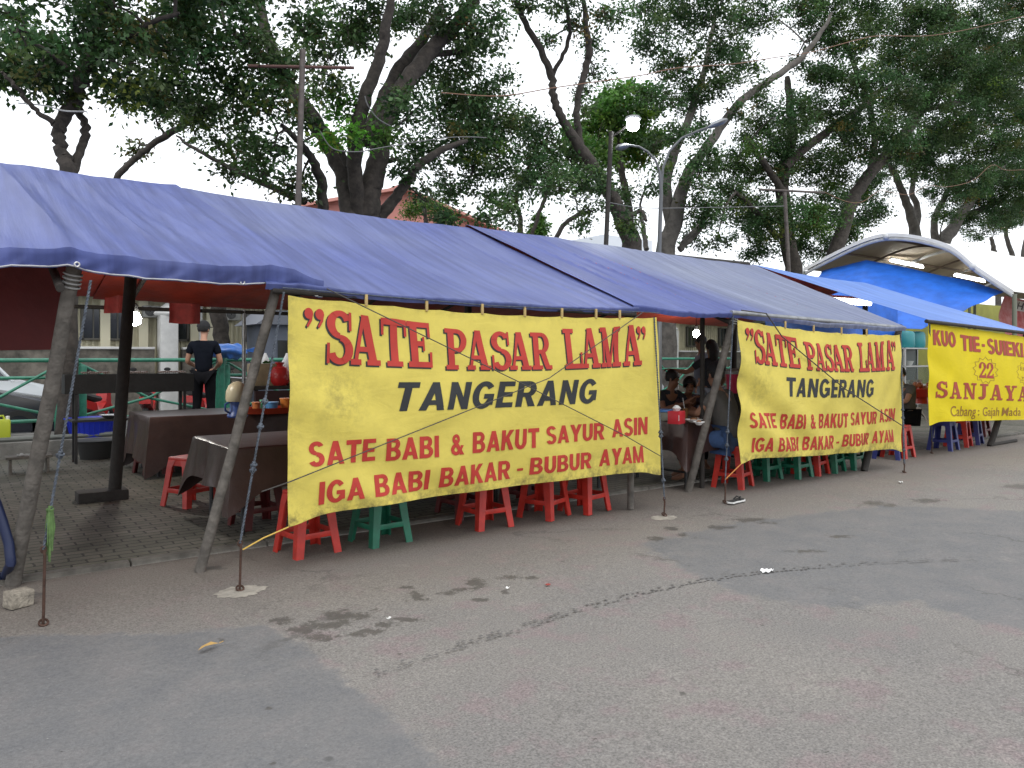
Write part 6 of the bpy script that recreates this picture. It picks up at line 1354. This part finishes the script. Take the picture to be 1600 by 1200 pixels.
for k in range(9): a = k*.7; m.ball(p+Vector((.16*math.cos(a), .12*math.sin(a), .28+.03*(k % 3))), (.06, .05, .05), 8, 6)
part('food', m, cmat('fried_food', (.50, .20, .08), .6, noise=.4, nscale=20), T)

# ---------------------------------------------------------------- people
SKIN = mat('skin', (.30, .150, .092), .55, noise=.12, nscale=8); SKIN2 = mat('pale_skin', (.40, .21, .135), .55); HAIR = mat('black_hair', (.010, .009, .009), .5, bump=.6, bscale=60)
def grow(name, pts, edges, m, parent, lv=2):
    names = list(pts); ix = {k: i for i, k in enumerate(names)}
    me = bpy.data.meshes.new('s'); me.from_pydata([pts[k][0] for k in names], [(ix[a], ix[b]) for a, b in edges], []); ob = link(bpy.data.objects.new('s', me))
    md = ob.modifiers.new('Skin', 'SKIN'); md.use_smooth_shade = True; md.branch_smoothing = .4
    for k in names:
        s = me.skin_vertices[0].data[ix[k]]; r = pts[k][1]; s.radius = (r, r) if not hasattr(r, '__len__') else r; s.use_root = ix[k] == 0
    sb = ob.modifiers.new('Sub', 'SUBSURF'); sb.levels = lv; sb.render_levels = lv
    dg = bpy.context.evaluated_depsgraph_get(); dg.update(); m2 = bpy.data.meshes.new_from_object(ob.evaluated_get(dg)); bpy.data.objects.remove(ob); bpy.data.meshes.remove(me)
    m2.name = name; m2.materials.clear(); m2.materials.append(m); m2.polygons.foreach_set('use_smooth', [True]*len(m2.polygons)); m2.polygons.foreach_set('material_index', [0]*len(m2.polygons))
    o = link(bpy.data.objects.new(name, m2)); o.parent = parent; ORG[o] = (0, 0, 0); return o
STAND = dict(pel=(0, 0, .93), bel=(0, .015, 1.08), che=(0, .0, 1.27), nb=(0, -.015, 1.42), nk=(0, .0, 1.48), hl=(0, .03, 1.55), hc=(0, .02, 1.62), hp=(0, .01, 1.665),
             sL=(.175, -.01, 1.385), eL=(.235, -.03, 1.11), wL=(.245, .10, .90), sR=(-.175, -.01, 1.385), eR=(-.235, -.03, 1.11), wR=(-.245, .10, .90),
             iL=(.09, 0, .87), kL=(.10, .02, .48), aL=(.105, -.02, .09), tL=(.12, .13, .035), iR=(-.09, 0, .87), kR=(-.10, .02, .48), aR=(-.105, -.02, .09), tR=(-.12, .13, .035))
SIT = dict(STAND, pel=(0, 0, .10), bel=(0, .04, .25), che=(0, .10, .43), nb=(0, .13, .58), nk=(0, .15, .63), hl=(0, .20, .69), hc=(0, .19, .76), hp=(0, .18, .805), sL=(.175, .10, .55), eL=(.24, .28, .34), wL=(.12, .50, .33), sR=(-.175, .10, .55), eR=(-.24, .28, .34), wR=(-.12, .50, .33),
           iL=(.10, .04, .08), kL=(.15, .45, .05), aL=(.13, .50, -.37), tL=(.14, .65, -.43), iR=(-.10, .04, .08), kR=(-.15, .45, .05), aR=(-.13, .50, -.37), tR=(-.14, .65, -.43))
RAD = dict(pel=.125, bel=.112, che=.128, nb=.062, nk=.050, hl=.066, hc=.080, hp=.055, s=.058, e=.041, w=.028, i=.085, k=.058, a=.036, t=.030)
def person(label, loc, rz, pose, base, shirt, pants, scale=1.0, skin=SKIN, hair='short', look=0.0, cap=False, sleeve=.62, shorts=False, group=None, shoes=None, girth=1.0):
    T = thing('person', label, 'person', loc, rz, group); T.scale = (scale,)*3
    J = {k: Vector(v) for k, v in base.items()}; J.update({k: Vector(v) for k, v in pose.items()})
    rad = lambda k: RAD[k] if k in RAD else RAD[k[0]]
    P = {k: (tuple(J[k]), rad(k)*(girth if k in ('pel', 'bel', 'che') else 1)) for k in J}
    for s in 'LR':
        d = (J['e'+s]-J['s'+s]); P['u'+s] = (tuple(J['s'+s]+d*.5), .047); d2 = J['w'+s]-J['e'+s]; P['f'+s] = (tuple(J['e'+s]+d2*.4), .038)
        P['th'+s] = (tuple(J['i'+s].lerp(J['k'+s], .5)), .073); P['ca'+s] = (tuple(J['k'+s].lerp(J['a'+s], .38)+Vector((0, -.012, 0))), .053)
        dn = d2.normalized(); sd = dn.cross(Vector((0, 0, 1))); sd = sd.normalized() if sd.length > .2 else Vector((1, 0, 0)); up = sd.cross(dn)
        h = J['w'+s]; P['p'+s] = (tuple(h+dn*.05), .026)
        for q, (o, l_) in enumerate(((-.030, .070), (-.010, .082), (.010, .078), (.028, .060))):
            a = h+dn*.085+sd*o; P['g%d%s' % (q, s)] = (tuple(a), .0105); b = a+dn*l_*.5-up*.012; P['h%d%s' % (q, s)] = (tuple(b), .0090); P['j%d%s' % (q, s)] = (tuple(b+dn*l_*.4-up*.030), .0075)
        a = h+dn*.045+sd*(-.030 if s == 'L' else .030)-up*.012; P['m0'+s] = (tuple(a), .012); P['m1'+s] = (tuple(a+dn*.035+sd*(-.022 if s == 'L' else .022)-up*.02), .0095)
    hc = J['hc']; fwd = Vector((math.sin(look), math.cos(look), 0)); ax = Vector((fwd.y, -fwd.x, 0))
    P['ns'] = (tuple(hc+fwd*.092+Vector((0, 0, -.022))), .013); P['ch'] = (tuple(J['hl']+fwd*.055+Vector((0, 0, -.018))), .030)
    E = [('pel', 'bel'), ('bel', 'che'), ('che', 'nb'), ('nb', 'nk'), ('nk', 'hl'), ('hl', 'hc'), ('hc', 'hp'), ('hc', 'ns'), ('hl', 'ch')]
    for s in 'LR':
        E += [('che', 's'+s), ('s'+s, 'u'+s), ('u'+s, 'e'+s), ('e'+s, 'f'+s), ('f'+s, 'w'+s), ('w'+s, 'p'+s), ('p'+s, 'm0'+s), ('m0'+s, 'm1'+s), ('pel', 'i'+s), ('i'+s, 'th'+s), ('th'+s, 'k'+s), ('k'+s, 'ca'+s), ('ca'+s, 'a'+s), ('a'+s, 't'+s)]
        for q in range(4): E += [('p'+s, 'g%d%s' % (q, s)), ('g%d%s' % (q, s), 'h%d%s' % (q, s)), ('h%d%s' % (q, s), 'j%d%s' % (q, s))]
    grow('body', {k: P[k] for k in ['pel']+[k for k in P if k != 'pel']}, E, skin, T)
    # clothes
    S = {k: (P[k][0], P[k][1]*1.13+.012) for k in ('bel', 'che')}; S['hem'] = (tuple(J['pel']-(J['bel']-J['pel'])*.45), P['pel'][1]*1.12+.020); S['nb'] = (tuple(J['nb']+Vector((0, 0, .012))), .080)
    S = {'che': S['che'], 'bel': S['bel'], 'hem': S['hem'], 'nb': S['nb']}; E2 = [('che', 'bel'), ('bel', 'hem'), ('che', 'nb')]
    for s in 'LR':
        S['s'+s] = (P['s'+s][0], .080); S['u'+s] = (tuple(J['s'+s].lerp(J['e'+s], sleeve*.5)), .066); S['v'+s] = (tuple(J['s'+s].lerp(J['e'+s], sleeve)), .062); E2 += [('che', 's'+s), ('s'+s, 'u'+s), ('u'+s, 'v'+s)]
    grow('shirt', S, E2, shirt, T)
    S = {'pel': (P['pel'][0], P['pel'][1]*1.04+.010)}; E3 = []
    for s in 'LR':
        S['i'+s] = (P['i'+s][0], .108); S['th'+s] = (P['th'+s][0], .094); S['k'+s] = (tuple(J['i'+s].lerp(J['k'+s], .98)), .074); E3 += [('pel', 'i'+s), ('i'+s, 'th'+s), ('th'+s, 'k'+s)]
        if not shorts: S['ca'+s] = (P['ca'+s][0], .066); S['a'+s] = (tuple(J['k'+s].lerp(J['a'+s], .95)), .056); E3 += [('k'+s, 'ca'+s), ('ca'+s, 'a'+s)]
    grow('trousers', S, E3, pants, T)
    # face
    for s in (-1, 1):
        part('eye', MB().ball(hc+fwd*.076+ax*.030*s+Vector((0, 0, .008)), (.011, .008, .007), 8, 6), RUB, T, local=True)
        part('ear', MB().ball(hc+ax*.082*s+Vector((0, 0, -.012))-fwd*.008, (.012, .018, .030), 8, 6), skin, T, local=True)
    part('mouth', MB().ball(J['hl']+fwd*.073+Vector((0, 0, .002)), (.020, .008, .006), 8, 6), mat('lips', (.16, .05, .04), .5), T, local=True)
    m = MB(); tilt = Euler((-.25 if not cap else -.1, 0, 0)); tilt.rotate_axis('Z', 0)
    c = hc+Vector((0, 0, .022))-fwd*.016
    def dome(c, r, z0, n=20, k=8, nz=.0):
        vs = []
        for i in range(k+1):
            a = z0+(math.pi/2-.02-z0)*i/k
            for j in range(n):
                b = 2*math.pi*j/n; d = Vector((math.cos(b), math.sin(b), 0)); front = d.dot(fwd)
                low = (front > .25)*.55*(front-.25) if not cap else 0
                aa = a+(low*1.6 if i == 0 else low*1.6*(1-i/k)); q = r*(1+nz*n2(b*6, i*1.7, 3))
                vs.append(c+(d*math.cos(aa)*q+Vector((0, 0, math.sin(aa)*q*1.08))))
        return vs, [(i*n+j, i*n+(j+1) % n, (i+1)*n+(j+1) % n, (i+1)*n+j) for i in range(k) for j in range(n)]+[tuple(k*n+j for j in range(n))]
    m.add(*dome(c, .096, -.62, nz=.10))
    if hair == 'long':
        m.tube([c-fwd*.05+Vector((0, 0, .02)), c-fwd*.085+Vector((0, 0, -.09)), c-fwd*.08+Vector((0, 0, -.2)), c-fwd*.06+Vector((0, 0, -.30))], [.075, .085, .07, .03], 12)
    if hair == 'bun': m.ball(c-fwd*.10+Vector((0, 0, .02)), .045, 12, 8)
    part('hair', m, HAIR, T, local=True, fix=False)
    if cap:
        m = MB().add(*dome(c+Vector((0, 0, .012)), .104, .0)); b0 = c+fwd*.085+Vector((0, 0, .008))
        m.prism([tuple(b0+ax*x+fwd*y) for x, y in ((-.082, -.02), (-.07, .05), (-.03, .085), (.03, .085), (.07, .05), (.082, -.02))], None, (0, 0, .010)); part('cap', m, mat('black_cap_cloth', (.014, .014, .016), .85), T, local=True, fix=False)
    if shoes:
        for s in 'LR':
            a = J['a'+s]; t = J['t'+s]; d = (t-a); d.z = 0; d.normalize(); b = Vector((a.x, a.y, t.z-.03))
            m = MB().tube([b-d*.06+Vector((0, 0, .006)), b+d*.02+Vector((0, 0, .006)), b+d*.12+Vector((0, 0, .006)), b+d*.19+Vector((0, 0, .006))], [.038, .042, .048, .028], 10, flat=.22); part('sandal', m, shoes, T, local=True)
    return T
BLKT = mat('black_cotton', (.010, .012, .018), 1.0, spec=.05, noise=.2, nscale=9, bump=.4, bscale=16); BLKP = mat('black_trousers', (.010, .010, .012), 1.0, spec=.05); GRYT = mat('grey_cotton', (.125, .12, .112), 1.0, spec=.1, noise=.15, nscale=9, bump=.5, bscale=14)
JEAN = mat('blue_denim', (.060, .120, .27), .9, noise=.25, nscale=12, bump=.3); LAV = mat('grey_blue_shirt', (.15, .165, .21), .9, bump=.4, bscale=14); CHAR = mat('charcoal_shirt', (.030, .034, .044), .9, bump=.4, bscale=14); PLUM = mat('plum_shirt', (.07, .05, .065), .9, bump=.4); LJ = mat('pale_jeans', (.22, .24, .28), .9); TSAND = mat('tan_sandal', (.22, .12, .07), .7)
p = W(319, 600, Y=13.2)
person('man in black cap, black T-shirt and trousers working at the grill', (p.x, 13.22, .272), -.42, dict(wR=(-.16, .24, 1.02), eR=(-.25, .02, 1.10), wL=(.14, .26, 1.0), eL=(.25, .02, 1.09), hl=(.0, .045, 1.55), hc=(0, .045, 1.615), hp=(0, .03, 1.66), aL=(.13, -.02, .09), aR=(-.13, -.02, .09)), STAND, BLKT, BLKP, 1.04, SKIN2, look=.55, cap=True, shoes=TSAND)
p = G(1140, 762)
person('man in grey T-shirt and black cap eating on a red stool, seen from behind', (p.x+.0, p.y-.0, .48), .20, dict(kL=(.17, .44, .03), aL=(.10, .62, -.34), tL=(.10, .77, -.41), kR=(-.15, .44, .03), aR=(-.10, .50, -.36), tR=(-.10, .65, -.42), eR=(-.25, .25, .34), wR=(-.08, .46, .33), eL=(.30, .30, .36), wL=(.26, .55, .335), hl=(0, .19, .70), hc=(0, .17, .77), hp=(0, .16, .815)), SIT, GRYT, JEAN, 1.06, SKIN, cap=True, look=.25, shoes=TSAND, shorts=True, girth=1.18)
d_ = ray(1068); p = Vector((d_[0], d_[1], 0))*(7.12/d_[1])
person('woman with tied hair bending over her food, facing the man in grey', (p.x, p.y, .46), math.pi-.55, dict(che=(0, .14, .40), nb=(0, .20, .52), nk=(0, .23, .56), hl=(0, .28, .60), hc=(0, .28, .67), hp=(0, .26, .715), sL=(.16, .17, .49), sR=(-.16, .17, .49), eL=(.22, .36, .33), eR=(-.22, .36, .33), wL=(.06, .42, .46), wR=(-.08, .5, .34)), SIT, PLUM, BLKP, .98, SKIN, hair='bun', look=.3)
stool(1096, 700, 'green', 'green stool under the woman with tied hair', .1, ZP)
STOOLS['green']; bpy.data.objects
d_ = ray(1037); p2 = Vector((d_[0], d_[1], 0))*(7.15/d_[1])
person('dark haired diner half hidden by the right edge of the larger banner', (p2.x, p2.y, .47), math.pi-.1, dict(wL=(.08, .44, .42), wR=(-.10, .46, .36)), SIT, CHAR, BLKP, .97, SKIN, look=-.5)
d_ = ray(1096); p = Vector((d_[0], d_[1], 0))*(9.3/d_[1])
person('standing person in a grey blue shirt behind the diners, facing left', (p.x, p.y, .037), .9, dict(eL=(.22, .10, 1.12), wL=(.16, .34, 1.10), hl=(0, .04, 1.55)), STAND, LAV, LJ, 1.07, SKIN, look=.3)
d_ = ray(1111); p = Vector((d_[0], d_[1], 0))*(8.2/d_[1])
person('long haired standing person in a charcoal shirt reaching towards the pink tub', (p.x, p.y, .037), -.5, dict(sR=(-.175, .02, 1.37), eR=(-.38, .08, 1.20), wR=(-.58, .20, 1.24), eL=(.24, .02, 1.10), wL=(.26, .22, .98)), STAND, CHAR, LJ, 1.0, SKIN, hair='long', look=-.2)
p = G(1447, 708)
person('diner in dark trousers seated beside the left edge of the brightest banner', (p.x+.15, p.y+.35, .46), 1.25, dict(), SIT, GRYT, BLKP, 1.0, SKIN2)
